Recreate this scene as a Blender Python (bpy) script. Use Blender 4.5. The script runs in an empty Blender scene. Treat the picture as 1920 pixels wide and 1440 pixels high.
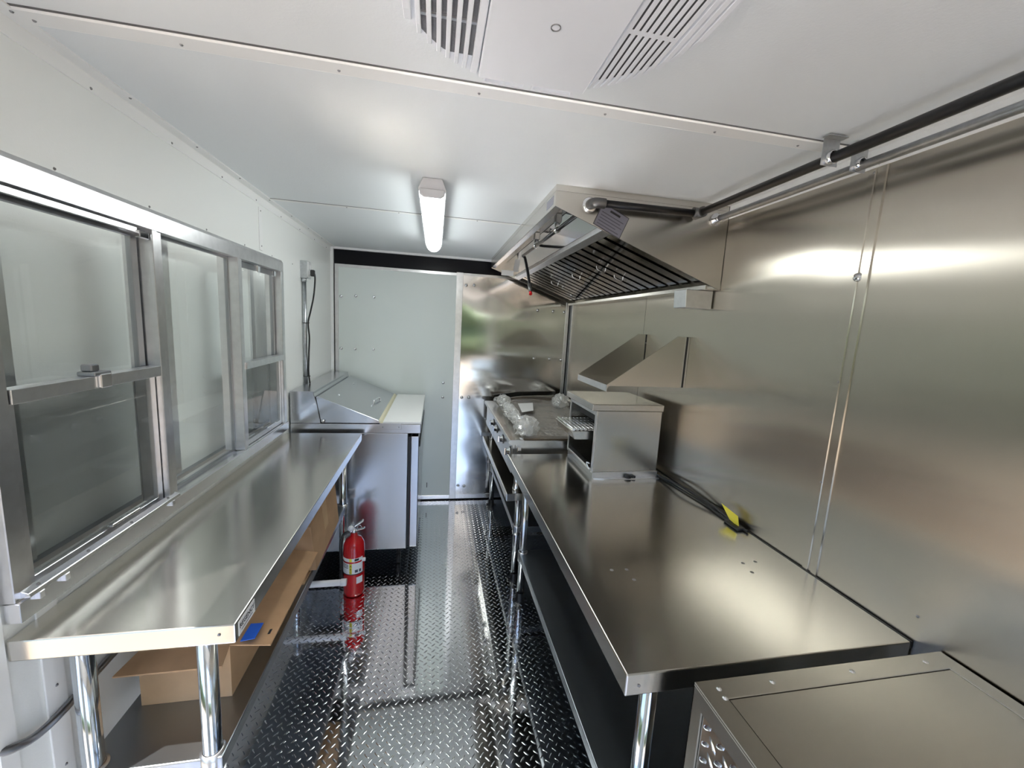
import bpy, bmesh, math, random
from mathutils import Vector, Matrix, noise
random.seed(7)
scn = bpy.context.scene
COL = scn.collection

# ------------------------------------------------------------------ camera
YAW, PITCH, ROLL = 0.1922, -0.1432, 0.0553
CAMZ = 1.5855
fwd = Vector((math.sin(YAW)*math.cos(PITCH), math.cos(YAW)*math.cos(PITCH), math.sin(PITCH)))
rt = fwd.cross(Vector((0, 0, 1))).normalized(); up = rt.cross(fwd)
r2 = rt*math.cos(ROLL) + up*math.sin(ROLL); u2 = -rt*math.sin(ROLL) + up*math.cos(ROLL)
cam_d = bpy.data.cameras.new('camera'); cam = bpy.data.objects.new('camera', cam_d); COL.objects.link(cam)
M = Matrix.Identity(4)
for i, v in enumerate((r2, u2, -fwd)):
    for k in range(3): M[k][i] = v[k]
M.translation = (0, 0, CAMZ)
cam.matrix_world = M
cam_d.sensor_fit = 'HORIZONTAL'; cam_d.sensor_width = 36.0; cam_d.lens = 757.9/1920*36.0
cam_d.clip_start = 0.02; cam_d.clip_end = 300
scn.camera = cam

# ------------------------------------------------------------------ world, sun, exposure
world = bpy.data.worlds.new('sky'); scn.world = world; world.use_nodes = True
wn = world.node_tree.nodes; wl = world.node_tree.links
bg = wn['Background']; sky = wn.new('ShaderNodeTexSky')
sky.sky_type = 'NISHITA'; sky.sun_disc = False
sky.sun_elevation = math.radians(69); sky.sun_rotation = math.radians(160); sky.dust_density = 2.0
wl.new(sky.outputs[0], bg.inputs[0]); bg.inputs[1].default_value = 0.30
sun_d = bpy.data.lights.new('sun', 'SUN'); sun = bpy.data.objects.new('sun', sun_d); COL.objects.link(sun)
sun_d.energy = 10.0; sun_d.angle = math.radians(0.6); sun_d.color = (1.0, 0.95, 0.88)
sdir = Vector((0.45, 0.40, -1.217)).normalized()          # light travels this way
sun.rotation_euler = sdir.to_track_quat('-Z', 'Y').to_euler()
LAMP_STRENGTH = 10.5
scn.view_settings.view_transform = 'Standard'; scn.view_settings.look = 'None'
scn.view_settings.exposure = 0.90; scn.view_settings.gamma = 1.0
scn.view_settings.use_curve_mapping = False
scn.cycles.max_bounces = 10; scn.cycles.diffuse_bounces = 5; scn.cycles.glossy_bounces = 6
scn.cycles.transparent_max_bounces = 12
scn.cycles.sample_clamp_indirect = 60.0
scn.cycles.use_denoising = True; scn.cycles.blur_glossy = 0.2

# ------------------------------------------------------------------ materials
MATS = {}
def newmat(name):
    m = bpy.data.materials.new(name); m.use_nodes = True
    MATS[name] = m
    return m, m.node_tree.nodes, m.node_tree.links, m.node_tree.nodes['Principled BSDF']
def noise_node(n, l, scale, detail=2.0, vec=None, sc=None):
    t = n.new('ShaderNodeTexNoise'); t.inputs['Scale'].default_value = scale; t.inputs['Detail'].default_value = detail
    c = n.new('ShaderNodeTexCoord')
    if sc:
        mp = n.new('ShaderNodeMapping'); mp.inputs['Scale'].default_value = sc
        l.new(c.outputs['Object'], mp.inputs[0]); l.new(mp.outputs[0], t.inputs['Vector'])
    else:
        l.new(c.outputs['Object'], t.inputs['Vector'])
    return t
def plain(name, col, rough=0.5, metal=0.0, bump=0.0, bscale=200.0, var=0.0, vscale=6.0, spec=0.5, coat=0.0):
    m, n, l, b = newmat(name)
    b.inputs['Base Color'].default_value = (*col, 1); b.inputs['Roughness'].default_value = rough
    b.inputs['Metallic'].default_value = metal; b.inputs['Specular IOR Level'].default_value = spec
    b.inputs['Coat Weight'].default_value = coat
    if var > 0:
        t = noise_node(n, l, vscale, 4.0); r = n.new('ShaderNodeMapRange')
        r.inputs['From Min'].default_value = 0.3; r.inputs['From Max'].default_value = 0.7
        r.inputs['To Min'].default_value = 1-var; r.inputs['To Max'].default_value = 1+var
        mx = n.new('ShaderNodeMix'); mx.data_type = 'RGBA'; mx.blend_type = 'MULTIPLY'; mx.inputs[0].default_value = 1
        mx.inputs[6].default_value = (*col, 1)
        l.new(t.outputs[0], r.inputs[0]); l.new(r.outputs[0], mx.inputs[7]); l.new(mx.outputs[2], b.inputs['Base Color'])
    if bump > 0:
        t = noise_node(n, l, bscale, 2.0); bp = n.new('ShaderNodeBump')
        bp.inputs['Strength'].default_value = bump; bp.inputs['Distance'].default_value = 0.002
        l.new(t.outputs[0], bp.inputs['Height']); l.new(bp.outputs[0], b.inputs['Normal'])
    return m
def steel(name, rough=0.26, aniso=0.6, axis='Z', col=(0.60, 0.575, 0.53), grain=(1, 60, 60), gvar=0.02, wav=0.0, wscale=2.5):
    m, n, l, b = newmat(name)
    b.inputs['Base Color'].default_value = (*col, 1); b.inputs['Metallic'].default_value = 1.0
    t = noise_node(n, l, 3.0, 4.0)
    r = n.new('ShaderNodeMapRange'); r.inputs['From Min'].default_value = 0.0; r.inputs['From Max'].default_value = 1.0
    r.inputs['To Min'].default_value = rough*(1-gvar*4); r.inputs['To Max'].default_value = rough*(1+gvar*4)
    l.new(t.outputs[0], r.inputs[0]); l.new(r.outputs[0], b.inputs['Roughness'])
    b.inputs['Anisotropic'].default_value = aniso
    if axis:
        tg = n.new('ShaderNodeCombineXYZ')
        for k in range(3): tg.inputs[k].default_value = axis[k]
        l.new(tg.outputs[0], b.inputs['Tangent'])
    if wav > 0:
        t2 = noise_node(n, l, wscale, 1.0); bp = n.new('ShaderNodeBump')
        bp.inputs['Strength'].default_value = 1.0; bp.inputs['Distance'].default_value = wav
        l.new(t2.outputs[0], bp.inputs['Height']); l.new(bp.outputs[0], b.inputs['Normal'])
    return m

WALLW = plain('white_wall_panel', (0.80, 0.82, 0.81), 0.38, bump=0.10, bscale=260)
CEILW = plain('white_ceiling_panel', (0.755, 0.79, 0.815), 0.42, bump=0.16, bscale=190)
TRIMW = plain('white_trim', (0.82, 0.83, 0.83), 0.35)
DOORW = plain('pale_door_skin', (0.70, 0.76, 0.74), 0.36, bump=0.04, bscale=240)
BLACKP = plain('black_paint', (0.004, 0.004, 0.007), 0.30, spec=0.2)
RUBBER = plain('black_rubber', (0.012, 0.012, 0.013), 0.45)
ALU = plain('aluminium', (0.72, 0.72, 0.73), 0.30, 1.0, var=0.06, vscale=30)
ALUB = plain('bright_aluminium', (0.84, 0.84, 0.85), 0.22, 1.0)
ALUD = plain('grey_aluminium', (0.36, 0.37, 0.39), 0.35, 1.0)
GALV = plain('galvanised', (0.50, 0.52, 0.54), 0.30, 1.0, var=0.10, vscale=60)
CHROME = plain('polished_tube', (0.74, 0.78, 0.82), 0.12, 1.0)
CHROMEB = plain('chrome', (0.85, 0.86, 0.88), 0.06, 1.0)
FLOORM = plain('tread_plate', (0.82, 0.83, 0.85), 0.06, 1.0, var=0.04, vscale=3.0)
TREADB = plain('bright_tread_plate', (0.86, 0.87, 0.88), 0.10, 1.0)
STEELW = steel('wall_steel', 0.250, 1.0, (0.03, 1.0, 0.0), (0.58, 0.535, 0.465), grain=(1, 80, 1))
STEELD = steel('door_steel', 0.11, 0.75, (1.0, 0.03, 0.0), (0.80, 0.79, 0.77), grain=(80, 1, 1))
STEELT = steel('table_steel', 0.19, 0.55, (0.05, 1.0, 0.05), (0.66, 0.64, 0.595), grain=(60, 1, 1))
STEELX = steel('sheet_steel', 0.235, 0.3, None, (0.60, 0.58, 0.54), grain=(30, 30, 3))
STEELP = steel('polished_steel', 0.06, 0.0, None, (0.50, 0.49, 0.47), grain=(1, 1, 1))
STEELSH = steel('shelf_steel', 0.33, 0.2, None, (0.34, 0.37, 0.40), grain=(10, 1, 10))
BOXSTEEL = steel('cabinet_steel', 0.235, 0.5, (0.05, 1.0, 0.05), (0.52, 0.50, 0.46), grain=(1, 60, 60))
FRIDGES = steel('fridge_steel', 0.20, 0.5, (1.0, 0.1, 0.05), (0.56, 0.57, 0.60), grain=(60, 1, 1))
CARD = plain('cardboard', (0.42, 0.27, 0.155), 0.8, var=0.08, vscale=14, spec=0.2)
CARDI = plain('pale_cardboard', (0.50, 0.34, 0.20), 0.8, var=0.06, vscale=14, spec=0.2)
BTAPE = plain('blue_tape', (0.02, 0.12, 0.62), 0.5)
REDP = plain('red_enamel', (0.52, 0.008, 0.012), 0.18, coat=0.5)
WHITEP = plain('white_plastic', (0.82, 0.82, 0.83), 0.35)
ACW = plain('appliance_white', (0.76, 0.785, 0.83), 0.30)
BOARD = plain('white_cutting_board', (0.86, 0.87, 0.86), 0.40)
YELLOW = plain('yellow_label', (0.80, 0.68, 0.06), 0.5)
CREAM = plain('cream_gasket', (0.74, 0.70, 0.52), 0.5)
LABELW = plain('white_label', (0.80, 0.80, 0.80), 0.5)
LABELG = plain('grey_label', (0.17, 0.17, 0.21), 0.45)
INK = plain('ink', (0.015, 0.015, 0.018), 0.6)
INKL = plain('faint_ink', (0.08, 0.08, 0.10), 0.6)
DARK = plain('dark_interior', (0.03, 0.03, 0.033), 0.5)
SLOTSH = plain('slot_shade', (0.10, 0.10, 0.11), 0.45, bump=0.4, bscale=300)  # dark tone stands for the shade inside the intake louvres
LAMPG = plain('lamp_housing', (0.55, 0.55, 0.57), 0.45)
PIPEB = plain('black_pipe', (0.012, 0.012, 0.014), 0.30, 0.3)
IRON = plain('iron_fitting', (0.17, 0.17, 0.17), 0.38, 0.9)
PLATE = plain('oiled_griddle_plate', (0.13, 0.09, 0.055), 0.30, 0.6, var=0.4, vscale=9)
PAPER = plain('paper', (0.80, 0.80, 0.79), 0.7)
GROUND = plain('sunlit_gravel', (0.31, 0.262, 0.208), 0.95, var=0.2, vscale=0.9)
LEAF = plain('foliage', (0.066, 0.10, 0.034), 0.8, var=0.5, vscale=2.0)
SCREW = plain('screw_steel', (0.30, 0.30, 0.31), 0.4, 0.9)
SEAM = plain('dark_caulk', (0.10, 0.10, 0.10), 0.6)

def emit(name, col, s):
    m, n, l, b = newmat(name)
    b.inputs['Base Color'].default_value = (0.8, 0.8, 0.8, 1); b.inputs['Roughness'].default_value = 0.4
    b.inputs['Emission Color'].default_value = (*col, 1); b.inputs['Emission Strength'].default_value = s
    return m
LED = emit('led_lens', (0.95, 1.0, 0.98), LAMP_STRENGTH)

def glass(name, tint, dirt=0.0, gcol=0.9):
    m, n, l, b = newmat(name); out = n['Material Output']; n.remove(b)
    tr = n.new('ShaderNodeBsdfTransparent'); tr.inputs[0].default_value = (*tint, 1)
    gl = n.new('ShaderNodeBsdfGlossy'); gl.inputs['Roughness'].default_value = 0.02; gl.inputs[0].default_value = (gcol, gcol, gcol, 1)
    fr = n.new('ShaderNodeFresnel'); fr.inputs[0].default_value = 1.5
    mx = n.new('ShaderNodeMixShader')
    ge = n.new('ShaderNodeNewGeometry'); iv = n.new('ShaderNodeMath'); iv.operation = 'SUBTRACT'; iv.inputs[0].default_value = 1.0
    mu = n.new('ShaderNodeMath'); mu.operation = 'MULTIPLY'
    l.new(ge.outputs['Backfacing'], iv.inputs[1]); l.new(iv.outputs[0], mu.inputs[0]); l.new(fr.outputs[0], mu.inputs[1])
    l.new(mu.outputs[0], mx.inputs[0]); l.new(tr.outputs[0], mx.inputs[1]); l.new(gl.outputs[0], mx.inputs[2])
    last = mx
    if dirt > 0:
        df = n.new('ShaderNodeBsdfDiffuse'); df.inputs[0].default_value = (0.7, 0.72, 0.72, 1)
        m2 = n.new('ShaderNodeMixShader'); m2.inputs[0].default_value = dirt
        l.new(mx.outputs[0], m2.inputs[1]); l.new(df.outputs[0], m2.inputs[2]); last = m2
    l.new(last.outputs[0], out.inputs[0])
    return m
GLASS = glass('window_glass', (0.96, 0.975, 0.97))
def veil(name, frac, col):
    m, n, l, b = newmat(name); out = n['Material Output']; n.remove(b)
    tr = n.new('ShaderNodeBsdfTransparent'); df = n.new('ShaderNodeBsdfDiffuse'); df.inputs[0].default_value = (*col, 1)
    mx = n.new('ShaderNodeMixShader'); mx.inputs[0].default_value = frac
    l.new(tr.outputs[0], mx.inputs[1]); l.new(df.outputs[0], mx.inputs[2]); l.new(mx.outputs[0], out.inputs[0])
    return m
MESH = veil('insect_mesh', 0.32, (0.12, 0.13, 0.135))
def film(name):
    m, n, l, b = newmat(name); out = n['Material Output']; n.remove(b)
    tr = n.new('ShaderNodeBsdfTransparent'); tr.inputs[0].default_value = (0.97, 0.97, 0.96, 1)
    gl = n.new('ShaderNodeBsdfGlossy'); gl.inputs['Roughness'].default_value = 0.12
    df = n.new('ShaderNodeBsdfDiffuse'); df.inputs[0].default_value = (0.75, 0.75, 0.73, 1)
    lw = n.new('ShaderNodeLayerWeight'); lw.inputs[0].default_value = 0.28
    a = n.new('ShaderNodeMixShader'); a.inputs[0].default_value = 0.55
    l.new(df.outputs[0], a.inputs[1]); l.new(gl.outputs[0], a.inputs[2])
    mx = n.new('ShaderNodeMixShader')
    ad = n.new('ShaderNodeMath'); ad.operation = 'MULTIPLY_ADD'; ad.inputs[1].default_value = 0.60; ad.inputs[2].default_value = 0.10; ad.use_clamp = True
    l.new(lw.outputs['Facing'], ad.inputs[0]); l.new(ad.outputs[0], mx.inputs[0])
    l.new(tr.outputs[0], mx.inputs[1]); l.new(a.outputs[0], mx.inputs[2]); l.new(mx.outputs[0], out.inputs[0])
    return m
FILM = film('clear_plastic_film')

# ------------------------------------------------------------------ builders
WLOC = {}
def tag(o, label=None, cat=None, group=None, kind=None):
    if label: o['label'] = label
    if cat: o['category'] = cat
    if group: o['group'] = group
    if kind: o['kind'] = kind
    return o
def empty(name, loc, label=None, cat=None, group=None, kind=None):
    o = bpy.data.objects.new(name, None); COL.objects.link(o); o.location = loc
    o.empty_display_size = 0.05
    WLOC[o.name] = Vector(loc)
    return tag(o, label, cat, group, kind)
class MB:
    def __init__(s): s.v = []; s.f = []; s.sm = []
    def add(s, vs, fs, smooth=False):
        b = len(s.v); s.v += [tuple(p) for p in vs]
        for f in fs:
            s.f.append([b+i for i in f]); s.sm.append(smooth)
        return s
    def box(s, x0, x1, y0, y1, z0, z1):
        return s.hexa([(x0,y0,z0),(x1,y0,z0),(x1,y1,z0),(x0,y1,z0),(x0,y0,z1),(x1,y0,z1),(x1,y1,z1),(x0,y1,z1)])
    def hexa(s, p):
        return s.add(p, [(0,3,2,1),(4,5,6,7),(0,1,5,4),(1,2,6,5),(2,3,7,6),(3,0,4,7)])
    def prism(s, prof, axis, a, b, smooth=False):
        # prof: 2D points in the plane of the two other axes (xyz order), extruded along axis a..b
        def P(q, t):
            return {'x': (t, q[0], q[1]), 'y': (q[0], t, q[1]), 'z': (q[0], q[1], t)}[axis]
        n = len(prof); vs = [P(q, a) for q in prof] + [P(q, b) for q in prof]
        s.add(vs, [tuple(range(n)), tuple(range(2*n-1, n-1, -1))])
        bb = len(s.v) - 2*n
        for i in range(n):
            j = (i+1) % n
            s.f.append([bb+i, bb+j, bb+n+j, bb+n+i]); s.sm.append(smooth)
        return s
    def ring(s, axis, t0, t1, o, i):
        # rectangular ring (picture frame); o,i = (a0,a1,b0,b1) in the other two axes
        def P(a, b, t):
            return {'x': (t, a, b), 'y': (a, t, b), 'z': (a, b, t)}[axis]
        oc = [(o[0],o[2]),(o[1],o[2]),(o[1],o[3]),(o[0],o[3])]; ic = [(i[0],i[2]),(i[1],i[2]),(i[1],i[3]),(i[0],i[3])]
        vs = [P(*q, t0) for q in oc] + [P(*q, t0) for q in ic] + [P(*q, t1) for q in oc] + [P(*q, t1) for q in ic]
        fs = []
        for k in range(4):
            j = (k+1) % 4
            fs += [(k, j, 4+j, 4+k), (8+k, 12+k, 12+j, 8+j), (k, 8+k, 8+j, j), (4+k, 4+j, 12+j, 12+k)]
        return s.add(vs, fs)
    def cyl(s, p0, p1, r0, r1=None, n=20, caps=True):
        if r1 is None: r1 = r0
        p0 = Vector(p0); p1 = Vector(p1); d = (p1-p0).normalized()
        a = d.orthogonal().normalized(); b = d.cross(a)
        vs = []
        for p, r in ((p0, r0), (p1, r1)):
            for k in range(n):
                t = 2*math.pi*k/n; vs.append(p + (a*math.cos(t)+b*math.sin(t))*r)
        s.add(vs, [(k, (k+1) % n, n+(k+1) % n, n+k) for k in range(n)], True)
        if caps:
            bb = len(s.v)-2*n
            s.f.append([bb+k for k in range(n)][::-1]); s.sm.append(False)
            s.f.append([bb+n+k for k in range(n)]); s.sm.append(False)
        return s
    def tube(s, pts, r, n=10, sub=6):
        pts = [Vector(p) for p in pts]; path = []
        if sub > 1 and len(pts) > 2:
            for i in range(len(pts)-1):
                p0 = pts[max(i-1, 0)]; p1 = pts[i]; p2 = pts[i+1]; p3 = pts[min(i+2, len(pts)-1)]
                for k in range(sub):
                    t = k/sub
                    path.append(0.5*((2*p1)+(p2-p0)*t+(2*p0-5*p1+4*p2-p3)*t*t+(3*p1-p0-3*p2+p3)*t**3))
            path.append(pts[-1])
        else: path = pts
        vs = []; a = None
        for i, p in enumerate(path):
            d = (path[min(i+1, len(path)-1)]-path[max(i-1, 0)]).normalized()
            a = d.orthogonal().normalized() if a is None else (a-d*a.dot(d)).normalized()
            b = d.cross(a)
            for k in range(n):
                t = 2*math.pi*k/n; vs.append(p+(a*math.cos(t)+b*math.sin(t))*r)
        fs = []
        for i in range(len(path)-1):
            for k in range(n): fs.append((i*n+k, i*n+(k+1) % n, (i+1)*n+(k+1) % n, (i+1)*n+k))
        s.add(vs, fs, True); bb = len(s.v)-len(vs)
        s.f.append([bb+k for k in range(n)][::-1]); s.sm.append(False)
        s.f.append([bb+len(vs)-n+k for k in range(n)]); s.sm.append(False)
        return s
    def lathe(s, prof, c, n=28, a0=0.0, a1=2*math.pi, axis='z', close=True):
        # prof: (radius, height)
        full = abs(a1-a0-2*math.pi) < 1e-6; m = n if full else n+1; vs = []
        for r, h in prof:
            for k in range(m):
                t = a0+(a1-a0)*k/n
                q = (r*math.cos(t), r*math.sin(t), h)
                if axis == 'y': q = (q[0], q[2], q[1])
                if axis == 'x': q = (q[2], q[0], q[1])
                vs.append((c[0]+q[0], c[1]+q[1], c[2]+q[2]))
        fs = []
        for i in range(len(prof)-1):
            for k in range(n):
                k2 = (k+1) % m if full else k+1
                fs.append((i*m+k, i*m+k2, (i+1)*m+k2, (i+1)*m+k))
        return s.add(vs, fs, True)
    def xf(s, mat, start=0):
        for i in range(start, len(s.v)): s.v[i] = tuple(mat @ Vector(s.v[i]))
        return s
    def mesh(s, name, mat, off=(0,0,0), bevel=0.0, seg=1):
        me = bpy.data.meshes.new(name)
        me.from_pydata([(p[0]-off[0], p[1]-off[1], p[2]-off[2]) for p in s.v], [], s.f)
        me.polygons.foreach_set('use_smooth', s.sm)
        bm = bmesh.new(); bm.from_mesh(me)
        bmesh.ops.recalc_face_normals(bm, faces=bm.faces)
        if bevel > 0:
            es = [e for e in bm.edges if len(e.link_faces) == 2 and e.calc_face_angle(0) > 0.5]
            bmesh.ops.bevel(bm, geom=es, offset=bevel, segments=seg, affect='EDGES', profile=0.5, clamp_overlap=True)
        bm.to_mesh(me); bm.free()
        me.materials.append(mat)
        return me
    def build(s, name, mat, parent=None, bevel=0.0, seg=1, label=None, cat=None, group=None, kind=None):
        off = WLOC.get(parent.name, Vector((0,0,0))) if parent else Vector((0,0,0))
        o = bpy.data.objects.new(name, s.mesh(name, mat, off, bevel, seg)); COL.objects.link(o)
        if parent:
            o.parent = parent; WLOC[o.name] = off
        return tag(o, label, cat, group, kind)
def share(name, me, parent, loc, rot=(0,0,0), kind=None):
    o = bpy.data.objects.new(name, me); COL.objects.link(o); o.parent = parent
    off = WLOC.get(parent.name, Vector((0,0,0)))
    o.location = Vector(loc)-off; o.rotation_euler = rot
    if kind: o['kind'] = kind
    return o
def wall_grid(axis, t0, t1, ac, bc, holes):
    # solid slab in the plane of the two other axes with rectangular holes; one connected mesh
    def P(a, b, t): return {'x': (t, a, b), 'y': (a, t, b), 'z': (a, b, t)}[axis]
    ac = sorted(set(ac+[h[k] for h in holes for k in (0, 1)])); bc = sorted(set(bc+[h[k] for h in holes for k in (2, 3)]))
    na, nb = len(ac), len(bc)
    def solid(i, j):
        if i < 0 or j < 0 or i >= na-1 or j >= nb-1: return False
        a = (ac[i]+ac[i+1])/2; b = (bc[j]+bc[j+1])/2
        return not any(h[0] < a < h[1] and h[2] < b < h[3] for h in holes)
    m = MB(); vs = [P(a, b, t0) for a in ac for b in bc]+[P(a, b, t1) for a in ac for b in bc]; N = na*nb
    I = lambda i, j: i*nb+j
    fs = []
    for i in range(na-1):
        for j in range(nb-1):
            if not solid(i, j): continue
            q = [I(i,j), I(i+1,j), I(i+1,j+1), I(i,j+1)]
            fs += [tuple(q), tuple(N+k for k in q[::-1])]
            for (di, dj, e) in ((-1,0,(q[0],q[3])), (1,0,(q[1],q[2])), (0,-1,(q[0],q[1])), (0,1,(q[3],q[2]))):
                if not solid(i+di, j+dj): fs.append((e[0], e[1], N+e[1], N+e[0]))
    used = sorted({k for f in fs for k in f}); mp = {k: i for i, k in enumerate(used)}
    m.add([vs[k] for k in used], [tuple(mp[k] for k in f) for f in fs])
    return m
def text_mesh(name, txt, size, mat, parent, loc, rot, extr=0.0003):
    cu = bpy.data.curves.new(name, 'FONT'); cu.body = txt; cu.size = size; cu.extrude = extr; cu.align_x = 'CENTER'; cu.align_y = 'CENTER'
    cu.resolution_u = 2
    t = bpy.data.objects.new(name, cu); COL.objects.link(t)
    bpy.context.view_layer.update()
    me = bpy.data.meshes.new_from_object(t); bpy.data.objects.remove(t)
    me.materials.clear(); me.materials.append(mat)
    return share(name, me, parent, loc, rot)

# screw / bolt heads shared
SCREW_ME = MB().lathe([(0.0, 0.0026), (0.0022, 0.0022), (0.0036, 0.0)], (0,0,0), 8).mesh('screw', SCREW)
BOLT_ME = MB().lathe([(0.0, 0.008), (0.006, 0.0072), (0.0115, 0.0035), (0.0135, 0.0)], (0,0,0), 12).mesh('bolt', CHROMEB)
R_XP = (0, math.pi/2, 0); R_XN = (0, -math.pi/2, 0); R_YN = (math.pi/2, 0, 0); R_DN = (math.pi, 0, 0)

# ------------------------------------------------------------------ shell
XL, XR, H, YB, YR = -0.829, 1.183, 2.124, 3.50, -1.30
DOOR = (-0.12, 0.85)
ground = wall_grid('z', -0.62, -0.60, [-60, 60], [-60, 60], []).build('ground', GROUND, kind='structure', label='sunlit tan gravel ground outside the open side door')
def hedge(rear=False):
    m = MB(); nx, nz = 90, 14; vs = []; fs = []
    for i in range(nx+1):
        for j in range(nz+1):
            y = -24+48*i/nx; z = -0.6+j/nz*(4.4+1.3*noise.noise(Vector((y*0.25, 3.1, 0))))
            x = -11.5+1.3*noise.noise(Vector((y*0.6, z*0.8, 1)))-0.5*noise.noise(Vector((y*2.2, z*2.2, 5)))-1.5*(j/nz)**3
            vs.append((x, y, z))
    for i in range(nx):
        for j in range(nz): fs.append((i*(nz+1)+j, (i+1)*(nz+1)+j, (i+1)*(nz+1)+j+1, i*(nz+1)+j+1))
    m.add(vs, fs)
    b = len(m.v); m.v += [(v[0]-3.0, v[1], v[2]) for v in vs]
    for i in range(nx):
        for j in range(nz): m.f.append([b+q for q in (i*(nz+1)+j, i*(nz+1)+j+1, (i+1)*(nz+1)+j+1, (i+1)*(nz+1)+j)]); m.sm.append(False)
    for i in range(nx): 
        a0 = i*(nz+1)+nz; a1 = (i+1)*(nz+1)+nz; m.f.append([a0, a1, b+a1, b+a0]); m.sm.append(False)
    for i in (0, nx):
        for j in range(nz): k = i*(nz+1)+j; m.f.append([k, k+1, b+k+1, b+k]); m.sm.append(False)
    if rear: m.v = [(p[1]+6, p[0]-5, p[2]*0.8-0.12) for p in m.v]
    return m.build('hedge', LEAF, kind='structure', label='green hedge behind the open rear doorway' if rear else 'green hedge across the yard beyond the side door')
hedge(); hedge(True)

floor = MB().box(XL-0.06, XR+0.06, YR-0.06, YB+0.06, -0.05, 0.0).build('floor', FLOORM, kind='structure', label='shiny diamond tread plate floor')
# tread lugs: raised bars, the 300 largest in view as parts, the rest joined
def lug_verts(L, Wd, h):
    a, b = L/2, Wd/2
    return ([(-a,0,0),(-a*0.55,-b,0),(a*0.55,-b,0),(a,0,0),(a*0.55,b,0),(-a*0.55,b,0),(-a*0.62,0,h),(-a*0.35,-b*0.3,h),(a*0.35,-b*0.3,h),(a*0.62,0,h),(a*0.35,b*0.3,h),(-a*0.35,b*0.3,h)],
            [(6,7,8,9,10,11)]+[(k,(k+1)%6,6+(k+1)%6,6+k) for k in range(6)])
LUGV, LUGF = lug_verts(0.0270, 0.0064, 0.0008)
LUG_ME = MB().add(LUGV, LUGF, True).mesh('tread_lug', FLOORM)
S = 0.0365
lugs = []
ny = int((YB-YR)/S); nx = int((XR-XL)/S)
for i in range(nx):
    for j in range(ny):
        lugs.append((XL+0.02+i*S, YR+0.02+j*S, math.radians(45)))
        lugs.append((XL+0.02+(i+0.5)*S, YR+0.02+(j+0.5)*S, math.radians(-45)))
def infront(l):
    x, y, _ = l
    return y > 0.98 and -0.36 < x < 0.52 and y > 0.9+abs(x-0.05)*0.9
vis = sorted([l for l in lugs if infront(l)], key=lambda l: l[0]**2+l[1]**2)[:300]
vs_ = set(vis); stuff = MB()
for l in lugs:
    if l in vs_: continue
    c, s_ = math.cos(l[2]), math.sin(l[2])
    stuff.add([(l[0]+p[0]*c-p[1]*s_, l[1]+p[0]*s_+p[1]*c, p[2]) for p in LUGV], LUGF, True)
stuff.build('tread_lugs', FLOORM, floor, kind='stuff')
for l in vis: share('tread_lug', LUG_ME, floor, (l[0], l[1], 0), (0, 0, l[2]))

MB().box(XL-0.06, XR+0.06, YR-0.06, YB+0.06, H, H+0.06).build('ceiling', CEILW, kind='structure', label='white textured ceiling panels')
WINO = (0.91, 2.39, 0.975, 1.835)
wall_left = wall_grid('x', XL-0.055, XL, [YR-0.06, YB+0.06], [0.0, H], [WINO, (DOOR[0], DOOR[1], 0.0, 1.96)])
wall_left = wall_left.build('wall_left', WALLW, kind='structure', label='white panelled side wall with serving window')
wall_grid('y', YR-0.05, YR, [XL, XR], [0, H], [(-0.10, 1.05, 0.0, 1.98)]).build('wall_rear', WALLW, kind='structure', label='white rear wall around the open rear doorway')
# left wall seams
t = MB().box(XL, XL+0.004, 2.172, 2.205, 1.875, 2.07).build('trim_1', TRIMW, kind='structure', label='short white seam strip above the window', bevel=0.001)
for z in (1.895, 2.055): share('screw', SCREW_ME, t, (XL+0.004, 2.189, z), R_XP)
t = MB().box(XL, XL+0.004, 0.955, 1.005, 0.02, 0.93).build('trim_2', TRIMW, kind='structure', label='white seam strip under the side table', bevel=0.001)
for z in (0.51, 0.72): share('screw', SCREW_ME, t, (XL+0.004, 0.981, z), R_XP)
t = MB().box(XL, XL+0.006, DOOR[1]-0.0, 0.888, 0.02, 2.05).build('trim_3', TRIMW, kind='structure', label='white door jamb trim beside the window', bevel=0.002)
# ceiling/wall corner angle left
t = MB().prism([(XL, H), (XL+0.035, H), (XL+0.035, H-0.004), (XL+0.004, H-0.004), (XL+0.004, H-0.040), (XL, H-0.040)], 'y', YR, YB-0.005).build('trim_4', TRIMW, kind='structure', label='white corner angle between left wall and ceiling')
for k in range(-3, 12):
    y = 1.04+k*0.305
    if y < YB-0.05 and y > YR:
        share('screw', SCREW_ME, t, (XL+0.027, y-0.02, H-0.004), R_DN)
        share('screw', SCREW_ME, t, (XL+0.004, y+0.19-0.0, H-0.033), R_XP)
# right top trim
t = MB().prism([(XR, H), (XR-0.03, H), (XR-0.03, H-0.004), (XR-0.005, H-0.004), (XR-0.005, H-0.054), (XR, H-0.054)], 'y', YR, 1.563).build('trim_5', TRIMW, kind='structure', label='white corner angle above the steel wall')
for y in (0.37, 0.675, 0.98, 1.275): share('screw', SCREW_ME, t, (XR-0.005, y, H-0.045), R_XN)
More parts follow.
